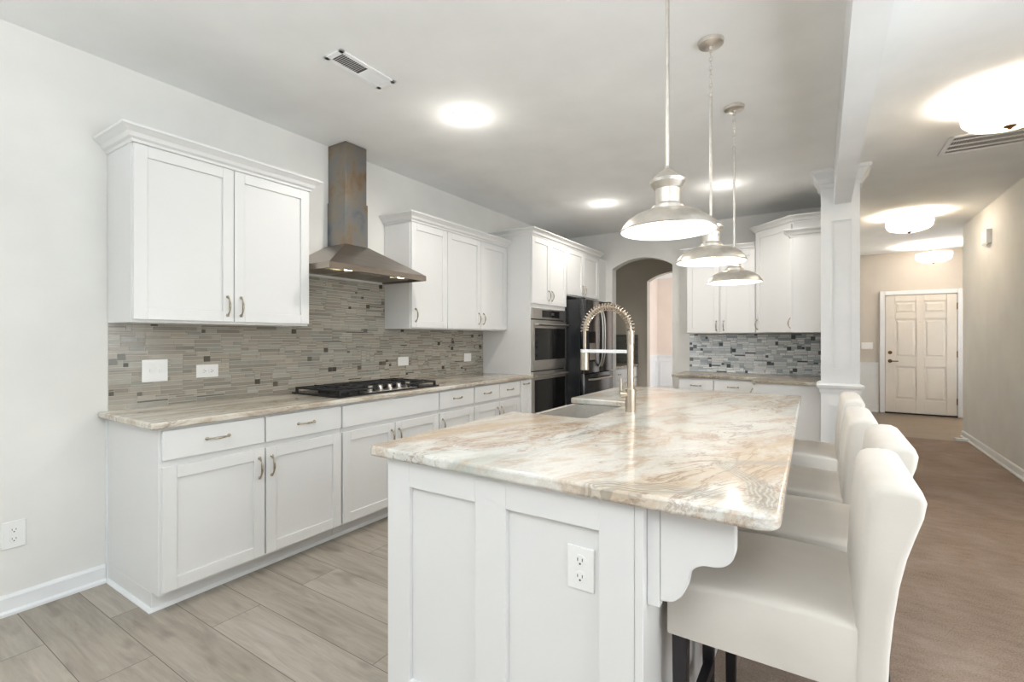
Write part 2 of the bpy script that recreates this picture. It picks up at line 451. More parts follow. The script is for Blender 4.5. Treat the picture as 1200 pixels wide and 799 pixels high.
# hall right wall, foyer
struct('wall_right', MB().box(4.70, 4.86, -3.5, 8.40, 0, CEIL), M['wall'])
struct('wall_foyer', MB().box(3.2, 5.6, 10.45, 10.57, 0, CEIL), M['wall_foyer'])
struct('wall_foyer_right', MB().box(5.45, 5.57, 8.40, 10.45, 0, CEIL), M['wall_foyer'])
struct('wall_foyer_side', MB().box(4.86, 5.57, 8.28, 8.40, 0, CEIL), M['wall_foyer'])
# wall behind the photographer with an opening assumed for the rear daylight
mb = MB(); mb.box(-0.12, 0.55, -3.62, -3.5, 0, CEIL); mb.box(4.25, 4.86, -3.62, -3.5, 0, CEIL)
mb.box(0.55, 4.25, -3.62, -3.5, 2.42, CEIL); mb.box(0.55, 4.25, -3.62, -3.5, 0, 0.1)
struct('wall_behind', mb, M['wall'])

# baseboards
def base_prof(t_=0.014, h=0.085): return [(0, 0), (t_ + 0.012, 0), (t_ + 0.012, 0.014), (t_, 0.022), (t_, h - 0.015), (t_ - 0.006, h), (0, h)]
struct('baseboard_left', MB().sweep([(0.0, -3.5), (0.0, 0.955)], base_prof(h=0.095)), M['trim'], bevel=0.001, seg=1)
struct('baseboard_right', MB().sweep([(4.70, 8.40), (4.70, -3.5)], base_prof()), M['trim'])
struct('baseboard_middle', MB().sweep([(3.40, 5.4), (3.40, 10.44)], base_prof()), M['trim'])
struct('baseboard_foyer', MB().sweep([(3.40, 10.45), (3.995, 10.45)], base_prof(0.014, 0.13)), M['trim'])
struct('trim_1', MB().box(4.56, 4.70, 8.03, 8.10, 0.0, 0.03), M['trim'])

# ceiling beam dropping down to the pillar
struct('trim_2', MB().box(3.252, 3.372, -3.5, 5.02, 2.44, CEIL), M['trim'])

# pillar at the end of the middle wall
PX0, PX1, PY0, PY1 = 3.155, 3.435, 5.02, 5.30
pil = thing('pillar', 'square white panelled pillar with chair rail and crown under the ceiling beam', 'pillar', ((PX0 + PX1) / 2, (PY0 + PY1) / 2, 0))
pil.name = 'trim_3'; pil['kind'] = 'structure'; WLOC['trim_3'] = Vector(((PX0 + PX1) / 2, (PY0 + PY1) / 2, 0))
mb = MB(); mb.box(PX0, PX1, PY0, PY1, 0, CEIL)
mb.build('shaft', M['trim'], pil, bevel=0.002)
def frame_rect(mb, x0, x1, z0, z1, y, wd=0.016, th=0.012):
    mb.box(x0, x1, y - th, y, z1 - wd, z1); mb.box(x0, x1, y - th, y, z0, z0 + wd)
    mb.box(x0, x0 + wd, y - th, y, z0 + wd, z1 - wd); mb.box(x1 - wd, x1, y - th, y, z0 + wd, z1 - wd)
    g = 0.028
    mb.box(x0 + g, x1 - g, y - th * .5, y, z1 - g - .006, z1 - g); mb.box(x0 + g, x1 - g, y - th * .5, y, z0 + g, z0 + g + .006)
    mb.box(x0 + g, x0 + g + .006, y - th * .5, y, z0 + g, z1 - g); mb.box(x1 - g - .006, x1 - g, y - th * .5, y, z0 + g, z1 - g)
mb = MB(); frame_rect(mb, 3.222, 3.392, 1.00, 2.31, PY0); mb.build('upper_panel_moulding', M['trim'], pil)
mb = MB(); frame_rect(mb, 3.222, 3.392, 0.14, 0.70, PY0); mb.build('lower_panel_moulding', M['trim'], pil)
ring = [(PX0, PY1), (PX0, PY0), (PX1, PY0), (PX1, PY1)]
MB().sweep(ring, [(0, 0.80), (0.008, 0.80), (0.014, 0.835), (0.03, 0.85), (0.034, 0.87), (0.012, 0.885), (0, 0.885)]).build('chair_rail', M['trim'], pil)
MB().sweep(ring, [(0, CEIL - 0.15), (0.01, CEIL - 0.15), (0.012, CEIL - 0.12), (0.025, CEIL - 0.11), (0.03, CEIL - 0.075), (0.055, CEIL - 0.035), (0.075, CEIL - 0.025), (0.078, CEIL), (0, CEIL)]).build('crown', M['trim'], pil)
MB().sweep(ring, base_prof(0.014, 0.12)).build('base_moulding', M['trim'], pil)

# ------------------------------------------------------------------ shared hardware: arched pull
def pull_mesh():
    mb = MB(); L = 0.052; pts = []; rr = []
    for i in range(15):
        u = -1 + 2 * i / 14
        pts.append((0, -0.006 - 0.022 * (1 - u * u) ** 0.8 if abs(u) < 1 else -0.006, L * u))
        rr.append(0.0042 + 0.0022 * (1 - abs(u) * 0.9) - (0.0012 if abs(abs(u) - 0.62) < 0.1 else 0))
    mb.tube(pts, rr, 8)
    for s_ in (-1, 1):
        mb.lathe([(0.0001, 0), (0.0085, 0), (0.0085, -0.005), (0.005, -0.009), (0.0001, -0.010)], 0, 0, s_ * L, 12, axis='Y')
    o = mb.build('handle', M['pull'], None, smooth=True)
    return o
PULL = pull_mesh()
PULLD = PULL.data
COL.objects.unlink(PULL); bpy.data.objects.remove(PULL)
def handle(parent, x, z, horiz=False):
    o = bpy.data.objects.new('handle', PULLD); COL.objects.link(o); o.parent = parent
    o.location = (x, -0.02, z)
    if horiz: o.rotation_euler = (0, PI / 2, 0)
    return o

# ------------------------------------------------------------------ cabinets (local frame: front faces -Y)
def shaker(mb, x0, x1, z0, z1, st=0.058, th=0.02, rec=0.009):
    mb.box(x0, x0 + st, -th, 0, z0, z1); mb.box(x1 - st, x1, -th, 0, z0, z1)
    mb.box(x0 + st, x1 - st, -th, 0, z1 - st, z1); mb.box(x0 + st, x1 - st, -th, 0, z0, z0 + st)
    mb.box(x0 + st, x1 - st, -th + rec, 0, z0 + st, z1 - st)
def cabinet(name, label, loc, rz, W, D, z0, z1, fronts, toe=0.0, cat='cabinet', group=None, body=True, panel_left=False, body_w=None):
    c = thing(name, label, cat, loc, rz, group, local=True)
    if body:
        mb = MB(); mb.box(0, W if body_w is None else body_w, 0.001, D, z0 + toe, z1)
        if toe:
            mb.box(0.0, W, 0.075, D, z0, z0 + toe)
        mb.build('body', M['cab'], c, bevel=0.0012, seg=1)
    for f in fronts:
        kind, x0, x1, a, b = f[:5]; h = f[5] if len(f) > 5 else None
        mb = MB()
        if kind == 'door':
            shaker(mb, x0, x1, a, b)
            o = mb.build('door', M['cab'], c, bevel=0.0015, seg=1)
        elif kind == 'drawer':
            mb.box(x0, x1, -0.02, 0, a, b); o = mb.build('drawer', M['cab'], c, bevel=0.003, seg=2)
        else:
            mb.box(x0, x1, -0.02, 0, a, b); o = mb.build('false_front', M['cab'], c, bevel=0.003, seg=2)
        if h:
            handle(o, h[0], h[1], kind == 'drawer' or (len(h) > 2))
    return c
R90 = PI / 2
CT = 0.895       # wall counter top
CB = CT - 0.032
g = 0.004
def dr(x0, x1): return ('drawer', x0 + g, x1 - g, 0.712, 0.850, ((x0 + x1) / 2, 0.785))
def door(x0, x1, hs, z1=0.682):
    hx = x1 - g - 0.03 if hs == 'r' else x0 + g + 0.03
    return ('door', x0 + g, x1 - g, 0.106, z1, (hx, z1 - 0.10))
bx = 0.61
def left_unit(label, y0, y1, fronts, cat='cabinet', name='base_cabinet'):
    fr = [(f[0], f[1] - y0, f[2] - y0, f[3], f[4]) + (((f[5][0] - y0,) + tuple(f[5][1:]),) if len(f) > 5 and f[5] else ()) for f in fronts]
    return cabinet(name, label, (bx, y0, 0), R90, y1 - y0, bx - 0.003, 0, CB - 0.001, fr, toe=0.09)
left_unit('white base cabinet with two drawers at the near end of the long wall counter', 0.966, 1.952,
          [dr(0.972, 1.459), dr(1.459, 1.950), door(0.972, 1.459, 'r'), door(1.459, 1.950, 'l')])
left_unit('white base cabinet with a wide plain drawer front under the gas cooktop', 1.954, 2.865,
          [('false', 1.958, 2.862, 0.712, 0.850), door(1.957, 2.40, 'r'), door(2.40, 2.862, 'l')])
left_unit('narrow white one-drawer base cabinet just right of the cooktop cabinet', 2.867, 3.318,
          [dr(2.870, 3.315), door(2.870, 3.315, 'l')])
left_unit('white base cabinet with two small drawers between one-drawer cabinet and spice pull-out', 3.320, 4.080,
          [dr(3.324, 3.705), dr(3.705, 4.076), door(3.324, 3.705, 'r'), door(3.705, 4.076, 'l')])
c = left_unit('slim white pull-out cabinet beside the tall oven cabinet', 4.082, 4.296, [('door', 4.088, 4.29, 0.106, 0.850, (4.19, 0.815, 'h'))])
# end shoe moulding and scribe strip of the run
sm = MB(); sm.sweep([(0.012, 0.9655), (0.5345, 0.9655), (0.5345, 4.29)], [(0, 0), (0.013, 0), (0.013, 0.006), (0.006, 0.017), (0, 0.019)])
struct('trim_4', sm, M['trim'])
sm = MB(); sm.box(0.0, 0.014, 0.957, 0.9655, 0.0, CB - 0.002); struct('trim_5', sm, M['trim'])

# long wall countertop
mb = MB(); mb.box(0.003, 0.648, 0.925, 4.298, CB, CT)
tag(mb.build('countertop', M['granite_wall'], bevel=0.008, seg=3, smooth=True), 'long tan and cream streaked granite countertop against the left wall', 'countertop')

# upper cabinets on left wall
UZ0, UZ1 = 1.357, 2.252
ux = 0.305
def upper(label, y0, y1, fronts, z0=UZ0, z1=UZ1, name='wall_cabinet', d=ux):
    fr = [(f[0], f[1] - y0, f[2] - y0, f[3], f[4]) + (((f[5][0] - y0, f[5][1]),) if len(f) > 5 else ()) for f in fronts]
    return cabinet(name, label, (d, y0, 0), R90, y1 - y0, d - 0.003, z0, z1 - 0.002, fr)
CROWN = [(0, -0.01), (0.006, -0.01), (0.008, 0.004), (0.022, 0.012), (0.030, 0.030), (0.052, 0.048), (0.060, 0.052), (0.062, 0.064), (0, 0.064)]
def crown(parent, path, z, name='crown_molding'):
    return MB().sweep(path, CROWN, z).build(name, M['cab'], parent, bevel=0.0008, seg=1)
u = upper('large white two-door wall cabinet at the near end left of the range hood', 0.966, 1.932,
          [('door', 0.970, 1.447, UZ0 + .014, UZ1 - .012, (1.413, 1.46)), ('door', 1.452, 1.929, UZ0 + .014, UZ1 - .012, (1.487, 1.46))])
crown(u, [(0, ux - 0.003), (0, -0.02), (0.966, -0.02), (0.966, ux - 0.003)], UZ1)
u = upper('narrow white one-door wall cabinet immediately right of the range hood', 2.868, 3.32,
          [('door', 2.872, 3.317, UZ0 + .01, UZ1 - .012, (2.915, 1.47))])
u = upper('white two-door wall cabinet next to the tall oven cabinet', 3.322, 4.296,
          [('door', 3.326, 3.826, UZ0 + .01, UZ1 - .012, (3.79, 1.47)), ('door', 3.832, 4.29, UZ0 + .01, UZ1 - .012, (3.866, 1.47))])
c = thing('crown_molding', 'white crown molding over the three-door wall cabinet run right of the hood', 'crown molding', (ux, 2.868, 0), R90, local=True)
crown(c, [(0, ux - 0.003), (0, -0.02), (1.428, -0.02)], UZ1, 'crown_profile')

# tall oven cabinet + fridge cabinet
TZ = 2.362
tx = 0.61
oc = cabinet('oven_cabinet', 'tall white cabinet housing the double wall oven', (tx, 4.30, 0), R90, 0.81, tx - 0.003, 0, TZ,
             [('door', 0.008, 0.399, 1.645, TZ - 0.012, (0.365, 1.745)), ('door', 0.405, 0.803, 1.645, TZ - 0.012, (0.44, 1.745)),
              ('drawer', 0.008, 0.803, 0.11, 0.36, (0.405, 0.235))], body=False)
mb = MB(); mb.box(0, 0.018, 0, tx - .003, 0, TZ); mb.box(0.792, 0.81, 0, tx - .003, 0, TZ)
mb.box(0.018, 0.792, 0.0, tx - .003, 1.60, TZ); mb.box(0.018, 0.792, 0.0, tx - .003, 0, 0.375); mb.box(0.018, 0.792, tx - .02, tx - .003, 0.375, 1.60)
mb.build('body', M['cab'], oc, bevel=0.001, seg=1)
fc = cabinet('fridge_cabinet', 'white two-door cabinet above the black refrigerator', (tx, 5.112, 0), R90, 0.968, tx - 0.003, 1.785, TZ,
             [('door', 0.006, 0.478, 1.80, TZ - 0.012, (0.445, 1.885)), ('door', 0.484, 0.958, 1.80, TZ - 0.012, (0.518, 1.885))])
mb = MB(); mb.box(0.952, 0.968, 0.0, tx - .003, 0, 1.785); mb.build('side_panel', M['cab'], fc)
c = thing('crown_molding', 'white crown molding along the top of the tall oven and fridge cabinets', 'crown molding', (tx, 4.30, 0), R90, local=True)
crown(c, [(0, tx - 0.003), (0, -0.02), (1.78, -0.02), (1.78, tx - 0.003)], TZ, 'crown_profile')
struct('trim_6', MB().box(0.003, 0.63, 6.085, WB, 0, TZ), M['cab'])

# double wall oven
ov = thing('wall_oven', 'stainless double wall oven with black glass built into the tall cabinet', 'oven', (tx, 4.32, 0.38), R90, local=True)
OW = 0.768; Z = lambda z: z - 0.38
MB().box(0, OW, 0.003, 0.55, Z(0.381), Z(1.597)).build('body', M['black_side'], ov)
mb = MB(); mb.box(0, OW, -0.02, 0.002, Z(1.485), Z(1.597)); cp = mb.build('control_panel', M['steel'], ov, bevel=0.002)
MB().box(0.20, 0.60, -0.0215, -0.0195, Z(1.505), Z(1.58)).build('display', M['black_glass'], cp)
mb = MB(); mb.box(0.40, 0.47, -0.0225, -0.021, Z(1.53), Z(1.56)); mb.build('clock', M['slot'], cp)
for a, b in ((0.935, 1.472), (0.385, 0.922)):
    mb = MB(); mb.box(0.0, OW, -0.025, 0.002, Z(a), Z(b)); dd = mb.build('oven_door', M['steel'], ov, bevel=0.003)
    MB().box(0.035, OW - 0.035, -0.0275, -0.024, Z(a + 0.11), Z(b - 0.085)).build('window', M['black_glass'], dd, bevel=0.001, seg=1)
    mb = MB(); mb.tube([(0.03, -0.065, Z(b - 0.045)), (OW - 0.03, -0.065, Z(b - 0.045))], 0.013, 12)
    for hx in (0.06, OW - 0.06): mb.box(hx - 0.012, hx + 0.012, -0.065, -0.024, Z(b - 0.055), Z(b - 0.035))
    mb.build('handle', M['steel'], dd, smooth=True)

# refrigerator (french door, bottom freezer)
fr = thing('refrigerator', 'black stainless french-door refrigerator with ice dispenser left of the arch', 'refrigerator', (0.79, 5.125, 0), R90, local=True)
FW = 0.925
MB().box(0, FW, 0.0, 0.76, 0.03, 1.735).build('body', M['black_side'], fr, bevel=0.004)
MB().box(0.02, FW - 0.02, 0.02, 0.7, 0.0, 0.03).build('base_grille', M['cavity'], fr)
hw = FW / 2
def rdoor(x0, x1, z0, z1, nm):
    mb = MB(); n = 8; pts = []
    for i in range(n + 1):
        u_ = i / n; pts.append((x0 + (x1 - x0) * u_, -0.062 - 0.0))
    poly = [(x0, -0.004), (x0, -0.045)] + [(x0 + 0.006, -0.055), (x0 + 0.02, -0.062), (x1 - 0.02, -0.062), (x1 - 0.006, -0.055)] + [(x1, -0.045), (x1, -0.004)]
    mb.prism(poly, z0, z1, 'Z'); return mb.build(nm, M['black_steel'], fr, bevel=0.002, smooth=True)
d1 = rdoor(0.002, hw - 0.003, 0.865, 1.735, 'door'); d2 = rdoor(hw + 0.003, FW - 0.002, 0.865, 1.735, 'door')
d3 = rdoor(0.002, FW - 0.002, 0.06, 0.855, 'freezer_drawer')
for d_, hx, sg in ((d1, hw - 0.035, -1), (d2, hw + 0.035, 1)):
    mb = MB(); pts = []
    for i in range(13):
        u_ = -1 + i / 6; pts.append((hx, -0.066 - 0.05 * (1 - u_ ** 4), 1.29 + 0.36 * u_))
    mb.tube(pts, 0.011, 8); mb.build('handle', M['steel'], d_, smooth=True)
mb = MB(); pts = [(0.1 + (FW - 0.2) * i / 12, -0.066 - 0.045 * (1 - (2 * i / 12 - 1) ** 6), 0.79) for i in range(13)]
mb.tube(pts, 0.011, 8); mb.build('handle', M['steel'], d3, smooth=True)
mb = MB(); mb.box(0.12, 0.33, -0.0645, -0.058, 1.0, 1.36); dp = mb.build('dispenser', M['black_glass'], d1, bevel=0.002)
MB().box(0.14, 0.31, -0.0655, -0.06, 1.02, 1.22).build('dispenser_bay', M['steel'], dp)
for hx in (0.05, FW - 0.05):
    MB().box(hx - 0.03, hx + 0.03, -0.04, 0.04, 1.735, 1.755).build('hinge_cover', M['black_side'], fr, bevel=0.003)

# ------------------------------------------------------------------ mosaic backsplashes
def mosaic(name, label, W, H, cell, palette, dark, grout, seed, inside, origin, axis, maxw=14, sq=3, dens=0.035):
    rnd = random.Random(seed)
    nx, nz = int(W / cell), int(H / cell); used = [[False] * nx for _ in range(nz)]
    root = thing(name, label, 'backsplash', origin, R90 if axis == 'left' else 0, local=True)
    bm = bmesh.new(); lay = bm.loops.layers.float_color.new('Col')
    gp = 0.0014
    for j in range(nz):
        for i in range(nx):
            if used[j][i]: continue
            if not inside((i + .5) * cell, (j + .5) * cell): used[j][i] = True; continue
            r = rnd.random()
            if r < dens: w_, h_ = sq, sq; c = rnd.choice(dark)
            elif r < dens * 1.7: w_, h_ = 2, 2; c = rnd.choice(dark)
            else:
                h_ = rnd.choice((1, 1, 2, 2, 2)); w_ = rnd.randint(4, maxw); c = rnd.choice(palette)
                if h_ == 1 and rnd.random() < 0.06: c = rnd.choice(dark)
            def ok(w2, h2):
                if i + w2 > nx or j + h2 > nz: return False
                return all(not used[j + b][i + a] and inside((i + a + .5) * cell, (j + b + .5) * cell) for a in range(w2) for b in range(h2))
            while h_ > 1 and not ok(1, h_): h_ -= 1
            while w_ > 1 and not ok(w_, h_): w_ -= 1
            for a in range(w_):
                for b in range(h_): used[j + b][i + a] = True
            k = 0.93 + 0.14 * rnd.random()
            cc = lin(c); cc = (cc[0] * k, cc[1] * k, cc[2] * k, 1)
            x0, x1, z0, z1 = i * cell + gp, (i + w_) * cell - gp, j * cell + gp, (j + h_) * cell - gp
            th = -0.0065 - 0.001 * rnd.random()
            vs = [bm.verts.new(p) for p in ((x0, -0.004, z0), (x1, -0.004, z0), (x1, -0.004, z1), (x0, -0.004, z1), (x0, th, z0), (x1, th, z0), (x1, th, z1), (x0, th, z1))]
            for f in ((4, 5, 6, 7), (0, 1, 5, 4), (1, 2, 6, 5), (2, 3, 7, 6), (3, 0, 4, 7)):
                fa = bm.faces.new([vs[q] for q in f])
                for lp in fa.loops: lp[lay] = cc
    bmesh.ops.recalc_face_normals(bm, faces=bm.faces)
    me = bpy.data.meshes.new('tiles'); bm.to_mesh(me); bm.free(); me.materials.append(M['tile'])
    o = bpy.data.objects.new('tiles', me); COL.objects.link(o); o.parent = root
    return root
def cellgrout(root, rects, mat):
    mb = MB()
    for x0, x1, z0, z1 in rects: mb.box(x0, x1, -0.0045, 0.0, z0, z1)
    mb.build('grout', mat, root)
gr1 = simple('light_taupe_grout', (206, 200, 188), 0.9)
gr2 = simple('grey_grout', (150, 156, 160), 0.9)
pal1 = [(164, 156, 144), (174, 166, 153), (154, 147, 136), (182, 175, 163), (160, 158, 148), (170, 162, 147), (148, 142, 131), (176, 172, 162)]
dk1 = [(92, 86, 76), (104, 98, 86), (80, 76, 68), (118, 114, 104)]
ox = 0.968
bs = mosaic('mosaic_backsplash', 'taupe linear glass mosaic backsplash behind the gas cooktop', 3.33, 0.845, 0.0125, pal1, dk1, gr1, 3,
            lambda x, z: z < 0.46 or (0.966 < x < 1.895), (0.001, ox, CT), 'left', maxw=15, sq=3, dens=0.022)
cellgrout(bs, [(0, 3.33, 0, 0.461), (0.967, 1.897, 0.461, 0.845)], gr1)
pal2 = [(250, 252, 254), (244, 248, 250), (226, 232, 236), (254, 254, 254), (186, 196, 203), (246, 248, 248), (236, 240, 240), (206, 213, 216), (252, 252, 252)]
dk2 = [(100, 104, 106), (86, 90, 92), (120, 124, 124)]
CT2 = 0.862; CB2 = CT2 - 0.03
b2 = mosaic('mosaic_backsplash', 'blue-grey and white glass mosaic backsplash on the far wall beside the pillar', 1.495, 0.47, 0.0145, pal2, dk2, gr2, 11,
            lambda x, z: True, (1.752, WB - 0.001, CT2), 'back', maxw=9, sq=3, dens=0.05)
cellgrout(b2, [(0, 1.495, 0, 0.47)], gr2)
# return of the backsplash on the side wall
b3 = mosaic('mosaic_backsplash', 'narrow return of blue-grey mosaic on the side wall behind the pillar', 0.85, 0.47, 0.0145, pal2, dk2, gr2, 12,
            lambda x, z: True, (3.249, 6.34, CT2), 'right', maxw=9, sq=3)
b3.rotation_euler.z = -R90
cellgrout(b3, [(0, 0.85, 0, 0.47)], gr2)

# ------------------------------------------------------------------ outlets and switches
def plate(label, loc, rz, kind='outlet', w_=0.075, h_=0.115, horiz=False, name=None, cat=None):
    nm = name or ('wall_outlet' if kind == 'outlet' else 'light_switch' if kind == 'switch' else 'blank_wall_plate')
    r = thing(nm, label, cat or ('outlet' if kind == 'outlet' else 'switch' if kind == 'switch' else 'wall plate'), loc, rz, local=True)
    W_, H_ = (h_, w_) if horiz else (w_, h_)
    MB().box(-W_ / 2, W_ / 2, -0.006, 0, -H_ / 2, H_ / 2).build('cover_plate', M['plate'], r, bevel=0.0025)
    if kind == 'outlet':
        for s_ in (-1, 1):
            cx, cz = (s_ * 0.021, 0) if horiz else (0, s_ * 0.021)
            mb = MB(); mb.lathe([(0.0001, 0.0), (0.0155, 0), (0.0155, -0.0025), (0.0001, -0.0025)], cx, -0.0058, cz, 20, axis='Y')
            so = mb.build('socket', M['plate'], r, bevel=0.0005, seg=1)
            mb = MB()
            if horiz:
                mb.box(cx - .004, cx + .004, -0.0088, -0.008, cz - .0075, cz - .0055); mb.box(cx - .004, cx + .004, -0.0088, -0.008, cz + .0055, cz + .0075)
                mb.lathe([(0.0001, 0), (0.0028, 0), (0.0028, -.0008), (.0001, -.0008)], cx + .0085, -0.008, cz, 8, axis='Y')
            else:
                mb.box(cx - .0075, cx - .0055, -0.0088, -0.008, cz - .004 + .003, cz + .004 + .003); mb.box(cx + .0055, cx + .0075, -0.0088, -0.008, cz - .001, cz + .007)
                mb.lathe([(0.0001, 0), (0.0028, 0), (0.0028, -.0008), (.0001, -.0008)], cx, -0.008, cz - .0075, 8, axis='Y')
            mb.build('slot', M['slot'], so)
    elif kind == 'switch':
        n = max(1, int(round(W_ / 0.055)))
        for k in range(n):
            cx = (k - (n - 1) / 2) * 0.046
            MB().box(cx - 0.005, cx + 0.005, -0.016, -0.005, -0.006, 0.012).build('toggle', M['plate'], r, bevel=0.001)
    return r
plate('white duplex outlet low on the bare wall left of the cabinets', (0.0, 0.617, 0.365), R90, w_=0.08, h_=0.125)
plate('white double switch plate on taupe mosaic at its near end', (0.009, 1.176, 1.095), R90, 'switch', 0.125, 0.125)
plate('white horizontal outlet beside the double switch on taupe mosaic', (0.009, 1.450, 1.078), R90, horiz=True, w_=0.078, h_=0.125)
plate('white blank plate on taupe mosaic right of the cooktop', (0.009, 3.08, 1.072), R90, 'blank', 0.078, 0.13, horiz=True)
plate('small white blank plate on taupe mosaic nearest the tall oven cabinet', (0.009, 4.01, 1.076), R90, 'blank', 0.085, 0.12, horiz=True)

# ------------------------------------------------------------------ range hood
hd = thing('range_hood', 'stainless chimney range hood with mottled grey-brown duct above the cooktop', 'range hood', (0, 2.40, 1.735))
HY0, HY1, HX = 1.955, 2.855, 0.50
mb = MB(); mb.loft([[(0.002, HY0, 1.775), (HX, HY0, 1.775), (HX, HY1, 1.775), (0.002, HY1, 1.775)],
                    [(0.002, 2.30, 1.975), (0.215, 2.30, 1.975), (0.215, 2.515, 1.975), (0.002, 2.515, 1.975)]])
mb.build('canopy', M['hood_steel'], hd)
mb = MB()
mb.box(HX - 0.01, HX, HY0, HY1, 1.735, 1.775); mb.box(0.002, HX - 0.01, HY0, HY0 + 0.01, 1.735, 1.775); mb.box(0.002, HX - 0.01, HY1 - 0.01, HY1, 1.735, 1.775)
mb.box(0.002, HX - 0.01, HY0 + 0.01, HY1 - 0.01, 1.752, 1.774)
mb.build('rim', M['hood_steel'], hd)
for y0 in (2.02, 2.31, 2.60):
    mb = MB(); mb.box(0.06, 0.36, y0, y0 + 0.2, 1.748, 1.752)
    for k in range(9): mb.box(0.07, 0.35, y0 + 0.012 + k * .021, y0 + 0.02 + k * .021, 1.745, 1.7485)
    mb.build('filter', M['steel'], hd)
for y0 in (2.16, 2.65):
    mb = MB(); mb.lathe([(0.0001, 0), (0.03, 0), (0.03, 0.006), (0.0001, 0.006)], 0.43, y0, 1.744, 20); mb.build('lamp', M['hoodlamp'], hd)
MB().box(0.002, 0.205, 2.31, 2.505, 2.30, CEIL - 0.003).build('upper_duct', M['tinted'], hd, bevel=0.002)
MB().box(0.002, 0.212, 2.303, 2.512, 1.972, 2.302).build('lower_duct', M['tinted'], hd, bevel=0.002)

# ------------------------------------------------------------------ gas cooktop
ck = thing('gas_cooktop', 'black five-burner gas cooktop with steel knobs set in the wall counter', 'cooktop', (0.34, 2.42, CT))
KX0, KX1, KY0, KY1 = 0.085, 0.595, 1.955, 2.905
MB().box(KX0, KX1, KY0, KY1, CT + 0.0005, CT + 0.012).build('glass_top', M['enamel'], ck, bevel=0.004)
MB().box(KX1 - 0.10, KX1 - 0.004, 2.20, 2.66, CT + 0.012, CT + 0.016).build('control_strip', M['steel'], ck, bevel=0.002)
for i, (bx_, by_, br_) in enumerate(((0.21, 2.13, .045), (0.45, 2.10, .038), (0.27, 2.43, .055), (0.21, 2.74, .045), (0.45, 2.77, .038))):
    mb = MB(); mb.lathe([(0.0001, 0.012), (br_, 0.012), (br_, 0.026), (br_ * .8, 0.03), (br_ * .8, 0.038), (0.0001, 0.04)], bx_, by_, CT, 20)
    mb.build('burner', M['iron'], ck, smooth=True)
for y0, y1, x1 in ((1.975, 2.275, KX1 - 0.02), (2.285, 2.575, KX1 - 0.13), (2.585, 2.885, KX1 - 0.02)):
    x0 = KX0 + 0.015; mb = MB(); z0, z1 = CT + 0.034, CT + 0.046; b_ = 0.006
    for yy in (y0 + b_, y1 - b_): mb.box(x0, x1, yy - b_, yy + b_, z0, z1)
    for k in range(5):
        xx = x0 + b_ + (x1 - x0 - 2 * b_) * k / 4; mb.box(xx - b_, xx + b_, y0 + 2 * b_, y1 - 2 * b_, z0, z1 + (0.004 if k % 2 else 0))
    mb.box(x0, x1, (y0 + y1) / 2 - b_, (y0 + y1) / 2 + b_, z0 + .002, z1 + .003)
    for xx in (x0 + .008, x1 - .008):
        for yy in (y0 + .008, y1 - .008): mb.box(xx - .008, xx + .008, yy - .008, yy + .008, CT + 0.012, z0)
    mb.build('grate', M['iron'], ck, bevel=0.0015, seg=1)
for k in range(5):
    mb = MB(); ky = 2.25 + 0.088 * k
    mb.lathe([(0.0001, 0.016), (0.024, 0.016), (0.024, 0.021), (0.018, 0.026), (0.017, 0.048), (0.015, 0.052), (0.0001, 0.052)], KX1 - 0.05, ky, CT, 20)
    mb.box(KX1 - 0.052 - .018, KX1 - 0.048 + .018, ky - 0.004, ky + 0.004, CT + 0.05, CT + 0.057)
    mb.build('knob', M['steel'], ck, smooth=True)

# ------------------------------------------------------------------ island
IX0, IX1, IY0, IY1 = 1.872, 3.075, 1.10, 3.56
IT, IBt = 0.914, 0.880
SX1, SY0, SY1 = 2.262, 2.005, 2.655      # sink cut-out
def rounded(poly, rads, n=6):
    out = []
    N = len(poly)
    for i in range(N):
        p = Vector(poly[i]); a = (Vector(poly[i - 1]) - p).normalized(); b = (Vector(poly[(i + 1) % N]) - p).normalized(); r = rads[i]
        if r == 0: out.append(tuple(p)); continue
        s0, s1 = p + a * r, p + b * r; c_ = p + (a + b) * r
        for k in range(n + 1):
            t_ = k / n * PI / 2
            out.append(tuple(c_ - b * r * math.cos(t_) - a * r * math.sin(t_)))
    return out
poly = [(IX0, IY0), (3.092, IY0), (3.052, IY1), (IX0, IY1), (IX0, SY1), (SX1, SY1), (SX1, SY0), (IX0, SY0)]
poly = rounded(poly, [0.02, 0.045, 0.02, 0.02, 0.012, 0.02, 0.02, 0.012])
mb = MB(); mb.prism(poly, IBt, IT, 'Z')
tag(mb.build('island_countertop', M['granite'], bevel=0.008, seg=3, smooth=True), 'wide cream granite island slab with grey swirl and an apron sink cutout', 'countertop')

isl = thing('kitchen_island', 'white panelled kitchen island base with end outlet and scalloped bracket', 'kitchen island', (2.37, 2.33, 0))
BX0, BX1, BY0, BY1 = 1.935, 2.805, 1.145, 3.50
zt = IBt - 0.001
mb = MB(); mb.box(BX0 + .02, BX1 - .012, BY0, SY0 - .012, 0.0, zt); mb.box(BX0 + .02, BX1 - .012, SY1 + .012, BY1, 0.0, zt)
mb.box(SX1 + .03, BX1 - .012, SY0 - .012, SY1 + .012, 0, zt); mb.box(BX0 + .02, SX1 + .03, SY0 - .012, SY1 + .012, 0.10, 0.60)
mb.build('body', M['cab'], isl)
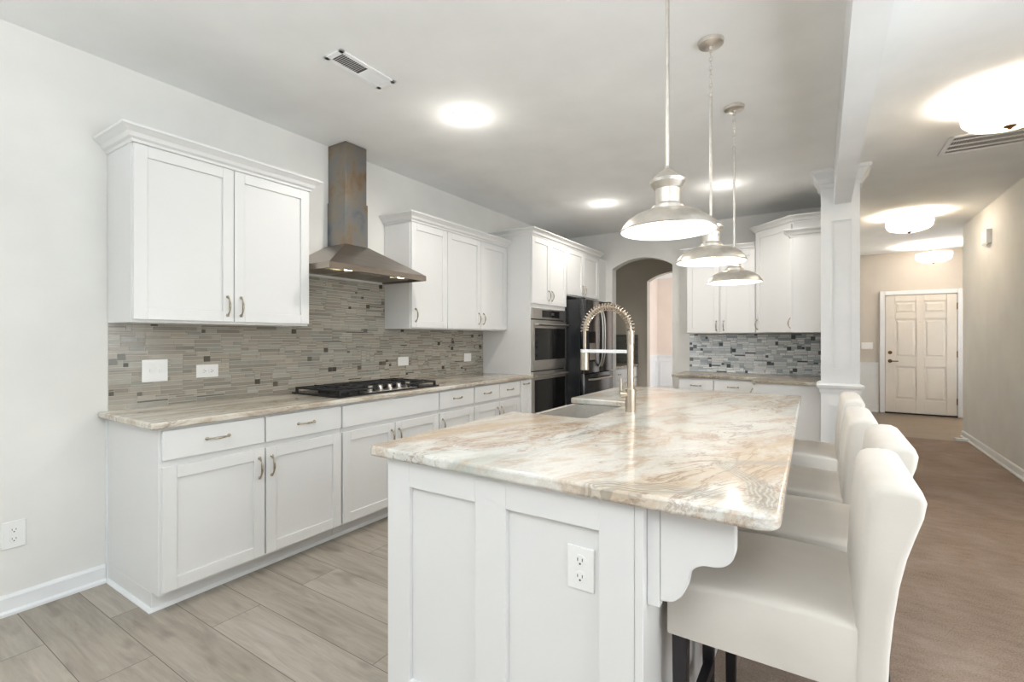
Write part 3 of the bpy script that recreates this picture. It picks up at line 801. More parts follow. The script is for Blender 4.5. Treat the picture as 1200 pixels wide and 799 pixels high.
# end panel with two recessed fields
mb = MB(); th = 0.016; y1 = BY0; y0 = BY0 - th
xs = [BX0, 2.035, 2.303, 2.412, 2.692, BX1 - 0.022]
zr0, zr1 = 0.165, 0.793
mb.box(xs[0], xs[1], y0, y1, 0, zt); mb.box(xs[2], xs[3], y0, y1, 0, zt); mb.box(xs[4], xs[5], y0, y1, 0, zt)
for a, b in ((1, 2), (3, 4)):
    mb.box(xs[a], xs[b], y0, y1, zr1, zt); mb.box(xs[a], xs[b], y0, y1, 0, zr0)
    # small sloped bead round the recess
mb.build('end_panel', M['cab'], isl, bevel=0.0012, seg=1)
MB().box(BX1 - 0.021, BX1, y0 - 0.001, y1 + 0.03, 0, zt).build('corner_post', M['cab'], isl, bevel=0.0015, seg=1)
MB().box(BX1 - 0.012, BX1 - 0.002, y1 + 0.03, BY1, 0, zt).build('back_panel', M['cab'], isl)
# overhang bracket (scalloped corbel) on its mounting board
MB().box(2.806, 2.836, 1.155, 1.20, 0.632, zt).build('mounting_board', M['cab'], isl, bevel=0.001, seg=1)
key = [(3.001, 0.815), (3.001, 0.802), (2.9985, 0.788), (2.991, 0.775), (2.978, 0.764), (2.960, 0.758), (2.938, 0.756), (2.923, 0.750), (2.910, 0.738), (2.902, 0.719), (2.898, 0.697), (2.888, 0.674), (2.872, 0.657), (2.856, 0.650), (2.837, 0.648)]
prof = [(2.837, zt), (3.001, zt)]
for i in range(len(key) - 1):          # Catmull-Rom through the scallop's outline
    p0, p1, p2, p3 = key[max(i - 1, 0)], key[i], key[i + 1], key[min(i + 2, len(key) - 1)]
    for k in range(3):
        u_ = k / 3
        prof.append(tuple(0.5 * ((2 * p1[q]) + (-p0[q] + p2[q]) * u_ + (2 * p0[q] - 5 * p1[q] + 4 * p2[q] - p3[q]) * u_ ** 2 + (-p0[q] + 3 * p1[q] - 3 * p2[q] + p3[q]) * u_ ** 3) for q in (0, 1)))
prof.append(key[-1])
MB().prism(prof, 1.158, 1.196, 'Y').build('scalloped_bracket', M['cab'], isl, bevel=0.0015, seg=1)
# cabinet fronts on the working side (only their edges show from here)
MB().box(1.913, 1.954, 1.165, 1.62, 0.345, 0.585).build('drawer', M['cab'], isl, bevel=0.002)
for y0_, y1_ in ((1.63, 1.98), (2.03, 2.33), (2.34, 2.64), (2.68, 3.08), (3.09, 3.49)):
    MB().box(1.936, 1.954, y0_, y1_, 0.12, 0.58 if 2.0 < y0_ < 2.6 else 0.86).build('door', M['cab'], isl, bevel=0.002)
plate('white duplex outlet on the near end panel of the island', (2.637, BY0, 0.680), 0, w_=0.076, h_=0.112)

# apron-front sink
sk = thing('apron_sink', 'stainless steel apron-front sink let into the left side of the island', 'sink', (2.07, 2.33, 0.62))
sx0, sx1, sy0, sy1, sz0, sz1 = 1.885, SX1 + 0.012, SY0 - 0.008, SY1 + 0.008, 0.64, 0.878
mb = MB(); tk = 0.022
mb.box(sx0, sx0 + tk, sy0, sy1, sz0 - .01, sz1); mb.box(sx1 - 0.008, sx1, sy0, sy1, sz0, sz1)
mb.box(sx0 + tk, sx1 - 0.008, sy0, sy0 + 0.008, sz0, sz1); mb.box(sx0 + tk, sx1 - 0.008, sy1 - 0.008, sy1, sz0, sz1)
mb.box(sx0 + tk, sx1 - 0.008, sy0 + 0.008, sy1 - 0.008, sz0 - .01, sz0)
mb.build('basin', M['sink'], sk)
mb = MB(); mb.lathe([(0.0001, 0), (0.045, 0), (0.04, 0.004), (0.0001, 0.002)], 2.08, 2.33, sz0, 20); mb.build('drain', M['steel'], sk, smooth=True)

# spring faucet
FX, FY = 2.365, 2.318
fa = thing('spring_faucet', 'brushed nickel pull-down faucet with open spring arch behind the sink', 'faucet', (FX, FY, IT))
mb = MB(); mb.lathe([(0.0001, 0), (0.026, 0), (0.026, 0.108), (0.0255, 0.112), (0.018, 0.113)], FX, FY, IT, 24); mb.build('base', M['faucet'], fa, smooth=True)
mb = MB(); mb.lathe([(0.017, 0.110), (0.017, 0.33), (0.0165, 0.332), (0.0185, 0.333), (0.0185, 0.40), (0.012, 0.402), (0.0001, 0.402)], FX, FY, IT, 20); mb.build('riser', M['faucet'], fa, smooth=True)
mb = MB()
mb.tube([(FX - 0.014, FY - 0.008, IT + 0.085), (FX - 0.045, FY - 0.022, IT + 0.085)], 0.017, 14)
mb.tube([(FX - 0.042, FY - 0.02, IT + 0.090), (FX - 0.043, FY - 0.02, IT + 0.165)], 0.0058, 10)
mb.build('lever', M['faucet'], fa, smooth=True)
HX_ = 2.118; AZ = IT + 0.40; cxm = (FX + HX_) / 2; Rm = (FX - HX_) / 2
arc = [(cxm + Rm * math.cos(PI * k / 32), FY, AZ + Rm * math.sin(PI * k / 32)) for k in range(33)]
hose = arc + [(HX_, FY, AZ - 0.03), (HX_, FY, AZ - 0.10), (HX_ + 0.002, FY, AZ - 0.115)]
mb = MB(); mb.tube(hose, 0.0085, 10); mb.build('hose', M['faucet'], fa, smooth=True)
mb = MB(); pts = []; turns = 27; nn = turns * 12
tot = PI * Rm
for k in range(nn + 1):
    a = PI * k / nn; ph = 2 * PI * turns * k / nn; r_ = 0.0185
    n_ = Vector((math.cos(a), 0, math.sin(a))); 
    pts.append(Vector((cxm, FY, AZ)) + n_ * (Rm + r_ * math.cos(ph)) + Vector((0, 1, 0)) * r_ * math.sin(ph))
mb.tube(pts, 0.0030, 6); mb.build('spring', M['faucet'], fa, smooth=True)
mb = MB(); mb.lathe([(0.0085, 0.0), (0.021, -0.002), (0.0215, -0.04), (0.0225, -0.088), (0.019, -0.092), (0.0001, -0.092)], HX_, FY, AZ - 0.112, 20); mb.build('spray_head', M['faucet'], fa, smooth=True)
mb = MB(); mb.box(HX_ + 0.008, FX - 0.012, FY - 0.007, FY + 0.007, IT + 0.288, IT + 0.305); mb.lathe([(0.0215, 0), (0.0215, 0.017)], HX_, FY, IT + 0.288, 20)
mb.lathe([(0.0125, 0.017), (0.0125, 0.0)], HX_, FY, IT + 0.288, 20); mb.build('holder_arm', M['trim'], fa, bevel=0.001)

# ------------------------------------------------------------------ upholstered counter stools
def soft_box(mb, x0, x1, y0, y1, z0, z1, r, crown_=0.0, nx=7, ny=7):
    mb.box(x0, x1, y0, y1, z0, z1)
def make_stool():
    # local frame: origin on the floor, y across the width (0 = centre), x towards the back rest
    r = thing('counter_stool', '-', 'stool', (0, 0, 0), 0, 'cream upholstered stools along the island', local=True)
    hw = 0.218; sf, sb = 0.0, 0.405
    # seat: rounded block with a gently domed cushion top
    mb = MB(); N = 10; rings = []
    def sect(y, sh):      # section in x-z for given y, sh = inset
        zt_ = 0.655 - sh * 0.9; z0_ = 0.515
        pts = [(sf + sh * .6, z0_), (sf + sh * .6, zt_ - 0.03), (sf + 0.008 + sh * .6, zt_ - 0.010), (sf + 0.03 + sh * .6, zt_)]
        for q in range(1, 6): pts.append((sf + 0.03 + (sb - 0.03) * q / 5, zt_ + 0.010 * math.sin(PI * q / 6)))
        pts.append((sb, z0_))
        return [(p[0], y, p[1]) for p in pts]
    for y, sh in ((-hw, 0.014), (-hw + 0.004, 0.006), (-hw + 0.012, 0.001), (-hw + 0.05, 0.0), (0, -0.006), (hw - 0.05, 0.0), (hw - 0.012, 0.001), (hw - 0.004, 0.006), (hw, 0.014)):
        rings.append(sect(y, sh))
    mb.loft(rings); mb.build('seat', M['linen'], r, smooth=True, angle=60)
    # scroll back: closed side profile swept across the width, softened at both sides
    fr_ = [(0.395, 0.50), (0.398, 0.60), (0.402, 0.68), (0.406, 0.76), (0.411, 0.84), (0.417, 0.900), (0.422, 0.937), (0.431, 0.957), (0.447, 0.965), (0.472, 0.968),
           (0.497, 0.967), (0.514, 0.959), (0.520, 0.942), (0.515, 0.910), (0.501, 0.865), (0.488, 0.82), (0.476, 0.76), (0.467, 0.69), (0.460, 0.61), (0.456, 0.50)]
    cx = sum(p[0] for p in fr_) / len(fr_)
    def ringb(y, ins):
        out = []
        for i, (x, z) in enumerate(fr_):
            a = fr_[i - 1] if i else (fr_[0][0] , fr_[0][1] - .1); b = fr_[(i + 1)] if i < len(fr_) - 1 else (fr_[-1][0], fr_[-1][1] - .1)
            tx_, tz_ = b[0] - a[0], b[1] - a[1]; L = math.hypot(tx_, tz_); nx_, nz_ = tz_ / L, -tx_ / L
            out.append((x + nx_ * ins, y, z + nz_ * ins))
        return out
    rings = [ringb(y, i_) for y, i_ in ((-hw - .004, 0.016), (-hw - .002, 0.007), (-hw + 0.006, 0.001), (-hw + 0.02, 0), (-hw + 0.12, 0), (0, 0), (hw - 0.12, 0), (hw - 0.02, 0), (hw - 0.006, 0.001), (hw + .002, 0.007), (hw + .004, 0.016))]
    mb = MB(); mb.loft(rings); mb.build('backrest', M['linen'], r, smooth=True, angle=60)
    # legs and stretchers
    for lx in (0.03, 0.42):
        for s_ in (-1, 1):
            y = s_ * (hw - 0.035); kx = 0.045 if lx > 0.2 else 0.0
            mb = MB(); a, b = 0.019, 0.014
            mb.loft([[(lx + kx - b, y - b, 0), (lx + kx + b, y - b, 0), (lx + kx + b, y + b, 0), (lx + kx - b, y + b, 0)],
                     [(lx - a, y - a, 0.515), (lx + a, y - a, 0.515), (lx + a, y + a, 0.515), (lx - a, y + a, 0.515)]])
            mb.build('leg', M['legwood'], r, bevel=0.002)
    y = hw - 0.035
    for args in ((0.019, 0.047, -y, y, 0.20, 0.235), (0.430, 0.452, -y, y, 0.30, 0.33)):
        MB().box(*args).build('stretcher', M['legwood'], r, bevel=0.002)
    for s_ in (-1, 1):
        MB().box(0.03, 0.44, s_ * y - 0.010, s_ * y + 0.010, 0.29, 0.325).build('stretcher', M['legwood'], r, bevel=0.002)
    return r
st0 = make_stool()
sl = ['cream linen counter stool nearest the camera, beside the scalloped bracket',
      'cream linen stool second from the camera, pulled out slightly from the island',
      'cream linen stool third from the camera along the island',
      'cream linen stool farthest from the camera, next to the white pillar']
for i, (x, y, rz) in enumerate(((2.822, 1.480, 0.0), (2.872, 1.965, 0.0), (2.825, 2.475, 0.0), (2.825, 3.18, 0.0))):
    s_ = st0 if i == 0 else copy_tree(st0)
    s_.location = (x, y, 0); s_.rotation_euler.z = rz; s_['label'] = sl[i]

# ------------------------------------------------------------------ pendants
def pendant(label, x, y, zr):
    p = thing('pendant_lamp', label, 'pendant lamp', (x, y, zr), 0, 'brushed nickel barn pendants over the island', local=True)
    k = 1.0
    prof = [(0.161, 0.0), (0.163, 0.004), (0.156, 0.018), (0.138, 0.040), (0.112, 0.058), (0.080, 0.070), (0.056, 0.076), (0.054, 0.088), (0.046, 0.092), (0.041, 0.098),
            (0.041, 0.148), (0.046, 0.150), (0.059, 0.168), (0.061, 0.178), (0.056, 0.182), (0.030, 0.206), (0.010, 0.220), (0.006, 0.232)]
    mb = MB(); mb.lathe(prof, n=48); sh = mb.build('shade', M['nickel'], p, smooth=True, angle=24)
    ip = [(0.1595, 0.001), (0.154, 0.015), (0.136, 0.036), (0.110, 0.054), (0.078, 0.066), (0.03, 0.070), (0.0001, 0.070)]
    mb = MB(); mb.lathe(ip, n=48); mb.build('inner_shade', M['shade_in'], sh, smooth=True)
    mb = MB(); mb.lathe([(0.0001, 0.010), (0.016, 0.014), (0.026, 0.028), (0.028, 0.042), (0.020, 0.060), (0.014, 0.068)], n=20); mb.build('bulb', M['bulb'], p, smooth=True)
    top = CEIL - zr
    mb = MB(); mb.tube([(0, 0, 0.225), (0, 0, top - 0.275)], 0.0065, 12); mb.build('rod', M['nickel'], p, smooth=True)
    mb = MB(); z = top - 0.262; i = 0
    while z < top - 0.045:
        rot = Matrix.Rotation(PI / 2 * (i % 2), 3, 'Z')
        mb.torus((0, 0, z), 0.013, 0.0022, rot, 0.62, 14, 6); z += 0.0215; i += 1
    mb.build('chain', M['nickel'], p, smooth=True)
    mb = MB(); mb.lathe([(0.0001, -0.045), (0.006, -0.045), (0.008, -0.03), (0.045, -0.028), (0.058, -0.020), (0.060, -0.002), (0.0001, -0.001)], 0, 0, top, 32)
    mb.build('canopy', M['nickel'], p, smooth=True)
    ld = bpy.data.lights.new('pendant_light', 'POINT'); ld.energy = 1.3; ld.color = (1.0, 0.95, 0.87); ld.shadow_soft_size = 0.03
    lo = bpy.data.objects.new('pendant_light', ld); COL.objects.link(lo); lo.location = (x, y, zr - 0.012)
    return p
pendant('brushed nickel barn pendant nearest the camera, its rod leaving the frame', 2.706, 1.715, 1.652)
pendant('middle of the three nickel barn pendants above the island', 2.703, 2.514, 1.650)
pendant('nickel barn pendant farthest away, in front of the far wall cabinets', 2.697, 3.306, 1.628)

# ------------------------------------------------------------------ recessed downlights
def downlight(label, x, y, e=95):
    p = thing('recessed_downlight', label, 'downlight', (x, y, CEIL), 0, 'round recessed ceiling lights', local=True)
    mb = MB(); mb.lathe([(0.092, 0.0), (0.092, -0.006), (0.078, -0.008), (0.070, -0.002), (0.070, -0.001)], n=40); mb.build('trim_ring', M['vent'], p, smooth=True)
    mb = MB(); mb.lathe([(0.0001, -0.004), (0.069, -0.003), (0.0695, -0.001)], n=40); mb.build('lens', M['lens'], p, smooth=True)
    ld = bpy.data.lights.new('downlight_spot', 'SPOT'); ld.energy = e * 0.28; ld.color = (1.0, 0.95, 0.89); ld.spot_size = math.radians(172); ld.spot_blend = 0.6; ld.shadow_soft_size = 0.06
    lo = bpy.data.objects.new('downlight_spot', ld); COL.objects.link(lo); lo.location = (x, y, CEIL - 0.02)
    ld = bpy.data.lights.new('downlight_glow', 'POINT'); ld.energy = e * 0.014; ld.color = (1.0, 0.95, 0.88); ld.shadow_soft_size = 0.06
    lo = bpy.data.objects.new('downlight_glow', ld); COL.objects.link(lo); lo.location = (x, y, CEIL - 0.11)
downlight('round recessed downlight in the ceiling in front of the range hood', 1.193, 2.488)
downlight('round recessed downlight in the ceiling near the oven cabinet', 1.169, 4.912, 88)
downlight('round recessed downlight seen between the pendant rods', 2.367, 4.943, 90)

# ------------------------------------------------------------------ flush ceiling lights in the hall
def flush(label, x, y, drop=0.05, e=22):
    p = thing('ceiling_light', label, 'ceiling light', (x, y, CEIL), 0, 'alabaster bowl ceiling lights in the hall', local=True)
    d = -drop
    mb = MB(); mb.lathe([(0.0001, d - 0.155), (0.06, d - 0.153), (0.13, d - 0.145), (0.185, d - 0.125), (0.213, d - 0.095), (0.220, d - 0.055), (0.219, d - 0.02), (0.214, d - 0.02), (0.214, d - 0.055), (0.205, d - 0.092), (0.18, d - 0.118), (0.12, d - 0.138), (0.0001, d - 0.148)], n=48)
    mb.build('glass_bowl', M['bowl'], p, smooth=True, angle=80)
    mb = MB(); mb.lathe([(0.0001, -0.02 if drop < .1 else -0.02), (0.07, -0.02), (0.075, -0.001)], n=32)
    mb.tube([(0, 0, -0.01), (0, 0, d - 0.15)], 0.008, 10); mb.build('mount', M['nickel'], p, smooth=True)
    mb = MB()
    for k in range(3):
        a = 2 * PI * k / 3 + .5
        mb.tube([(0.0, 0.0, d - 0.012), (0.216 * math.cos(a), 0.216 * math.sin(a), d - 0.012)], 0.004, 6)
    mb.torus((0, 0, d - 0.015), 0.2175, 0.0045, Matrix.Rotation(PI / 2, 3, 'X'), 1.0, 48, 6)
    mb.build('metal_band', M['nickel'], p, smooth=True)
    mb = MB(); mb.lathe([(0.0001, d - 0.178), (0.008, d - 0.174), (0.012, d - 0.166), (0.026, d - 0.160), (0.03, d - 0.154), (0.0001, d - 0.152)], n=20); mb.build('finial', M['bronze'], p, smooth=True)
    ld = bpy.data.lights.new('bowl_light', 'POINT'); ld.energy = e; ld.color = (1.0, 0.975, 0.95); ld.shadow_soft_size = 0.05
    lo = bpy.data.objects.new('bowl_light', ld); COL.objects.link(lo); lo.location = (x, y, CEIL + d - 0.10)
flush('alabaster bowl ceiling light cut by the right edge, beside the return grille', 4.10, 3.99, e=27)
flush('alabaster bowl ceiling light in the middle of the hall', 4.03, 7.30, e=38)
flush('stemmed alabaster bowl ceiling light nearest the front door', 4.62, 9.80, drop=0.13, e=24)

# ------------------------------------------------------------------ ceiling vents
vt = thing('ceiling_vent', 'small white louvred supply vent in the kitchen ceiling left of the downlight', 'air vent', (1.055, 1.75, CEIL), 0, local=True)
mb = MB(); a, b = 0.068, 0.187
mb.box(-a, a, -b, -b + .028, -0.008, 0); mb.box(-a, a, b - .028, b, -0.008, 0); mb.box(-a, -a + .024, -b, b, -0.008, 0); mb.box(a - .024, a, -b, b, -0.008, 0)
mb.build('frame', M['vent'], vt, bevel=0.002)
MB().box(-a + .02, a - .02, -b + .02, b - .02, -0.002, -0.0005).build('duct', M['ventdark'], vt)
for k in range(26):
    mb = MB(); yy = -b + 0.032 + k * 0.0122; sg = -1 if k < 13 else 1
    if abs(yy) < 0.006: continue
    mb.loft([[(-a + .022, yy - .004 * sg, -0.002), (-a + .022, yy + .0045 * sg, -0.009), (-a + .022, yy + .0055 * sg, -0.008), (-a + .022, yy - .003 * sg, -0.0015)],
             [(a - .022, yy - .004 * sg, -0.002), (a - .022, yy + .0045 * sg, -0.009), (a - .022, yy + .0055 * sg, -0.008), (a - .022, yy - .003 * sg, -0.0015)]])
    mb.build('louvre', M['vent'], vt)
rt = thing('return_air_grille', 'wide white return air grille in the hall ceiling behind the nearest bowl light', 'air vent', (4.30, 4.86, CEIL), 0, local=True)
a, b = 0.36, 0.21
mb = MB(); mb.box(-a, a, -b, -b + .03, -0.01, 0); mb.box(-a, a, b - .03, b, -0.01, 0); mb.box(-a, -a + .03, -b, b, -0.01, 0); mb.box(a - .03, a, -b, b, -0.01, 0)
mb.build('frame', M['vent'], rt, bevel=0.002)
MB().box(-a + .03, a - .03, -b + .03, b - .03, -0.002, -0.0005).build('duct', M['ventdark'], rt)
for k in range(3):
    yy = -b + (k + 1) * 2 * b / 4; MB().box(-a + .03, a - .03, yy - .006, yy + .006, -0.009, -0.002).build('divider', M['vent'], rt)
mb = MB()
for k in range(44):
    xx = -a + 0.036 + k * (2 * a - 0.072) / 43; mb.box(xx - .0014, xx + .0014, -b + .03, b - .03, -0.007, -0.002)
mb.build('louvre_set', M['vent'], rt)['kind'] = 'stuff'

# ------------------------------------------------------------------ far wall cabinets beside the pillar
UB0 = 1.335
u = cabinet('wall_cabinet', 'white two-door wall cabinet on the far wall behind the pendants', (1.795, 6.02, 0), 0, 0.742, WB - 6.02 - .003, UB0, 2.285,
            [('door', 0.004, 0.362, UB0 + .006, 2.275, (0.332, 1.425)), ('door', 0.380, 0.738, UB0 + .006, 2.275, (0.41, 1.425))])
crown(u, [(0, WB - 6.02 - .003), (0, -0.02), (0.738, -0.02)], 2.285)
# diagonal corner cabinet
L = math.hypot(0.385, 0.39)
dg = thing('wall_cabinet', 'taller white corner wall cabinet with an angled door on the far wall', 'cabinet', (2.540, 6.02, 0), -math.atan2(0.39, 0.385), local=True)
ang = math.atan2(0.39, 0.385)
def toloc(x, y):
    dx, dy = x - 2.540, y - 6.02; c_, s_ = math.cos(ang), math.sin(ang)
    return (dx * c_ - dy * s_, dx * s_ + dy * c_)
pl = [toloc(*q) for q in ((2.540, 6.022), (2.925, 5.632), (3.247, 5.632), (3.247, WB - .003), (2.540, WB - .003))]
MB().prism(pl, UB0, 2.455, 'Z').build('body', M['cab'], dg)
mb = MB(); shaker(mb, 0.02, L - 0.02, UB0 + .006, 2.44); d_ = mb.build('door', M['cab'], dg, bevel=0.0015, seg=1); handle(d_, 0.05, 1.43)
MB().sweep([toloc(2.540, WB - .003), toloc(2.540, 6.022), toloc(2.925, 5.632), toloc(3.247, 5.632)], CROWN, 2.455).build('crown_molding', M['cab'], dg)
# side-wall cabinet whose end panel faces the camera
u = thing('wall_cabinet', 'narrow white wall cabinet showing its plain end panel against the pillar', 'cabinet', (3.08, 5.52, 0))
MB().box(2.925, 3.247, 5.42, 5.628, UB0, 2.275).build('body', M['cab'], u, bevel=0.001, seg=1)
mb = MB(); mb.box(2.905, 2.924, 5.424, 5.60, UB0 + .006, 2.265); dd = mb.build('door', M['cab'], u, bevel=0.002)
h_ = bpy.data.objects.new('handle', PULLD); COL.objects.link(h_); h_.parent = dd; h_.location = (2.905 - 3.08, 5.56 - 5.52, 1.43); h_.rotation_euler = (0, 0, -PI / 2)
MB().sweep([(2.905, 5.60), (2.905, 5.42), (3.247, 5.42)], CROWN, 2.275).build('crown_molding', M['cab'], u)

# base cabinets there
DY = 5.70
c = cabinet('base_cabinet', 'white base cabinet with two drawers on the far wall beside the arch', (1.775, DY, 0), 0, 0.80, WB - DY - .003, 0, CB2 - .001,
            [('drawer', 0.006, 0.375, 0.64, 0.815, (0.19, 0.745)), ('drawer', 0.383, 0.77, 0.64, 0.815, (0.577, 0.745)),
             ('door', 0.006, 0.375, 0.106, 0.625, (0.345, 0.53)), ('door', 0.383, 0.77, 0.106, 0.625, (0.413, 0.53))], toe=0.09)
c = thing('base_cabinet', 'white base cabinet with plain end panel tucked beside the pillar', 'cabinet', (2.92, 5.6, 0))
MB().box(2.605, 3.247, 5.325, WB - .003, 0.0, CB2 - .001).build('body', M['cab'], c, bevel=0.001, seg=1)
mb = MB(); mb.box(2.585, 2.604, 5.33, 5.66, 0.106, 0.815); dd = mb.build('door', M['cab'], c, bevel=0.002)
h_ = bpy.data.objects.new('handle', PULLD); COL.objects.link(h_); h_.parent = dd; h_.location = (2.585 - 2.92, 5.40 - 5.6, 0.72); h_.rotation_euler = (0, 0, -PI / 2)
mb = MB(); mb.prism([(1.70, 5.665), (2.575, 5.665), (2.575, 5.30), (3.247, 5.30), (3.247, WB - .009), (1.735, WB - .009), (1.70, WB - .009)], CB2, CT2, 'Z')
tag(mb.build('countertop', M['granite_back'], bevel=0.005, seg=2), 'L-shaped grey-brown granite countertop below the blue-grey mosaic', 'countertop')

# ------------------------------------------------------------------ pantry beyond the arch
c = cabinet('base_cabinet', 'white base cabinet with one drawer seen through the arch', (0.62, 6.55, 0), R90, 1.14, 0.61, 0, CB2 - .001,
            [('drawer', 0.01, 0.56, 0.66, 0.815, (0.285, 0.74)), ('drawer', 0.57, 1.13, 0.66, 0.815, (0.85, 0.74)),
             ('door', 0.01, 0.56, 0.106, 0.645, (0.53, 0.55)), ('door', 0.57, 1.13, 0.106, 0.645, (0.60, 0.55))], toe=0.09)
tag(MB().box(0.007, 0.655, 6.53, 7.695, CB2, CT2).build('countertop', M['granite_back'], bevel=0.004), 'short brown granite countertop seen through the arch', 'countertop')
sl_ = NT('dark_slate_tile'); br = sl_.n('ShaderNodeTexBrick'); br.inputs['Scale'].default_value = 1; br.inputs['Brick Width'].default_value = 0.18
br.inputs['Row Height'].default_value = 0.025; br.inputs['Mortar Size'].default_value = 0.001
br.inputs['Color1'].default_value = lin((112, 114, 108)); br.inputs['Color2'].default_value = lin((92, 94, 90)); br.inputs['Mortar'].default_value = lin((128, 128, 122))
tc = sl_.n('ShaderNodeTexCoord'); sp = sl_.n('ShaderNodeSeparateXYZ'); cb = sl_.n('ShaderNodeCombineXYZ')
sl_.l(tc.outputs['Object'], sp.inputs[0]); sl_.l(sl_.math('ADD', sp.outputs[0], sp.outputs[1]), cb.inputs[0]); sl_.l(sp.outputs[2], cb.inputs[1]); sl_.l(cb.outputs[0], br.inputs['Vector'])
sl_.l(br.outputs['Color'], sl_.b.inputs['Base Color']); sl_.b.inputs['Roughness'].default_value = 0.25
mb = MB(); mb.box(0.006, 0.64, 7.686, 7.698, CT2, 1.338); mb.box(0.006, 0.016, 6.53, 7.686, CT2, 1.338)
tag(mb.build('slate_backsplash', sl_.m), 'dark slate-coloured backsplash in the passage beyond the arch', 'backsplash')

# dining room: wainscot, crown, chair rail
def wains(name, xa, xb, y, cap, mat, n=1, bot=0.13):
    mb = MB(); mb.box(xa, xb, y - 0.006, y, 0, cap - 0.02); mb.box(xa, xb, y - 0.03, y, cap - 0.02, cap); mb.box(xa, xb, y - 0.018, y, cap - 0.05, cap - 0.02)
    wd = (xb - xa) / n
    for k in range(n):
        a_, b_ = xa + k * wd + 0.07, xa + (k + 1) * wd - 0.07
        for q in ((a_, b_, cap - 0.14, cap - 0.12), (a_, b_, bot + 0.07, bot + 0.09), (a_, a_ + .02, bot + .09, cap - .14), (b_ - .02, b_, bot + .09, cap - .14)):
            mb.box(q[0], q[1], y - 0.018, y - 0.006, q[2], q[3])
    return struct(name, mb, mat)
wains('trim_7', 0.006, 3.2, 10.998, 0.90, M['trim'], 5)
mb = MB(); mb.box(0.006, 0.012, 7.86, 10.99, 0, 0.88); mb.box(0.006, 0.036, 7.86, 10.96, 0.88, 0.90); mb.box(0.006, 0.024, 7.86, 10.96, 0.85, 0.88)
for k in range(4):
    a_, b_ = 7.95 + k * .76, 8.60 + k * .76
    for q in ((a_, b_, .76, .78), (a_, b_, .2, .22), (a_, a_ + .02, .22, .76), (b_ - .02, b_, .22, .76)): mb.box(0.012, 0.022, q[0], q[1], q[2], q[3])
struct('trim_8', mb, M['trim'])
cr = [(0, -0.11), (0.012, -0.11), (0.03, -0.08), (0.07, -0.03), (0.09, -0.018), (0.09, 0), (0, 0)]
struct('trim_9', MB().sweep([(0.006, 7.86), (0.006, 10.998), (3.2, 10.998)], cr, CEIL - 0.001), M['trim'])

# ------------------------------------------------------------------ foyer: front door, wainscot, switch
wains('trim_10', 3.40, 3.99, 10.449, 0.86, M['trim'], 1)
wains('trim_11', 5.08, 5.45, 10.449, 0.86, M['trim'], 1)
dr_ = thing('front_door', 'off-white six-panel front door with lever and deadbolt at the end of the hall', 'door', (4.54, 10.44, 0), 0)
dr_.name = 'door_1'; dr_['kind'] = 'structure'; WLOC['door_1'] = Vector((4.54, 10.44, 0))
DX0, DX1, DZ1, DYf = 4.080, 5.000, 2.005, 10.425
mb = MB(); th = 0.012
cols = [(DX0, DX0 + 0.13), (DX0 + 0.41, DX0 + 0.51), (DX1 - 0.13, DX1)]
fields = [(DX0 + 0.13, DX0 + 0.41), (DX0 + 0.51, DX1 - 0.13)]
rows = [(0.02, 0.24), (0.80, 0.96), (1.60, 1.70), (1.90, DZ1)]
for a_, b_ in cols: mb.box(a_, b_, DYf - th, DYf + 0.02, 0.02, DZ1)
for a_, b_ in fields:
    for r0, r1 in rows: mb.box(a_, b_, DYf - th, DYf + 0.02, r0, r1)
    for (q0, q1), (r0, r1) in zip(rows, rows[1:]):
        mb.box(a_, b_, DYf, DYf + 0.02, q1, r0)
        mb.loft([[(a_ + .02, DYf, q1 + .02), (b_ - .02, DYf, q1 + .02), (b_ - .02, DYf, r0 - .02), (a_ + .02, DYf, r0 - .02)],
                 [(a_ + .045, DYf - .010, q1 + .045), (b_ - .045, DYf - .010, q1 + .045), (b_ - .045, DYf - .010, r0 - .045), (a_ + .045, DYf - .010, r0 - .045)]])
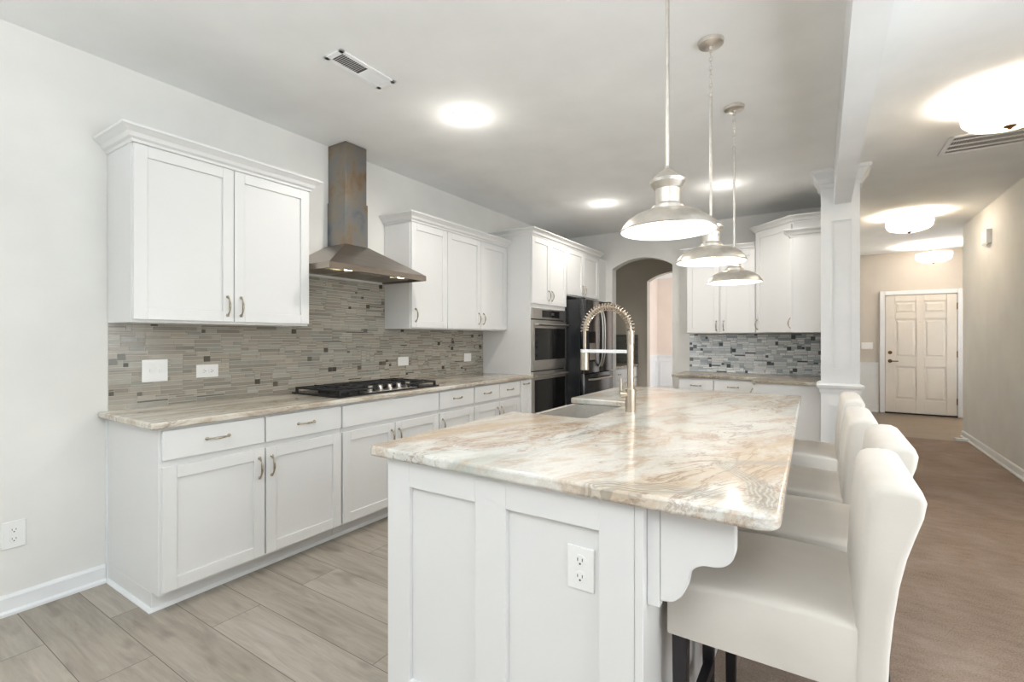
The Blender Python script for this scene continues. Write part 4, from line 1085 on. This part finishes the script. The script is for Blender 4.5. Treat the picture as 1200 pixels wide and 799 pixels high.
mb.build('door_slab', M['doorpaint'], dr_, bevel=0.004, seg=1)
mb = MB(); mb.box(DX0 - 0.075, DX0 - 0.006, 10.40, 10.448, 0, DZ1 + 0.08); mb.box(DX1 + 0.006, DX1 + 0.075, 10.40, 10.448, 0, DZ1 + 0.08)
mb.box(DX0 - 0.006, DX1 + 0.006, 10.40, 10.448, DZ1 + 0.008, DZ1 + 0.08); mb.build('casing', M['trim'], dr_, bevel=0.004)
MB().box(DX0 - 0.006, DX1 + 0.006, 10.39, 10.448, 0, 0.018).build('threshold', M['iron'], dr_)
mb = MB(); mb.lathe([(0.0001, 0), (0.03, 0), (0.028, -0.012), (0.012, -0.018), (0.010, -0.05), (0.0001, -0.05)], DX0 + 0.065, DYf - th, 0.89, 16, axis='Y')
mb.box(DX0 + 0.055, DX0 + 0.17, DYf - th - 0.055, DYf - th - 0.040, 0.882, 0.898); mb.build('lever', M['bronze'], dr_, smooth=True)
mb = MB(); mb.lathe([(0.0001, 0), (0.03, 0), (0.028, -0.014), (0.0001, -0.02)], DX0 + 0.065, DYf - th, 1.035, 16, axis='Y'); mb.build('deadbolt', M['bronze'], dr_, smooth=True)
mb = MB(); mb.lathe([(0.0001, 0), (0.012, 0), (0.010, -0.006), (0.0001, -0.006)], (DX0 + DX1) / 2, DYf - th, 1.55, 12, axis='Y'); mb.build('peephole', M['nickel'], dr_)
for z in (0.25, 1.02, 1.80):
    MB().box(DX1 - 0.004, DX1 + 0.012, DYf - th - .012, DYf - th + .004, z - 0.05, z + 0.05).build('hinge', M['bronze'], dr_)
plate('white triple switch plate on the foyer wall left of the front door', (3.83, 10.45, 1.15), 0, 'switch', 0.165, 0.115)

# door chime on right wall
ch = thing('door_chime', 'small white square chime box high on the right hall wall', 'chime', (4.70, 7.23, 2.385), -R90, local=True)
MB().box(-0.10, 0.10, -0.045, 0, -0.07, 0.075).build('cover', M['plate'], ch, bevel=0.004)
MB().box(-0.085, 0.085, -0.04, -0.004, -0.078, -0.07).build('base', M['vent'], ch)
print('objects', len(bpy.data.objects))
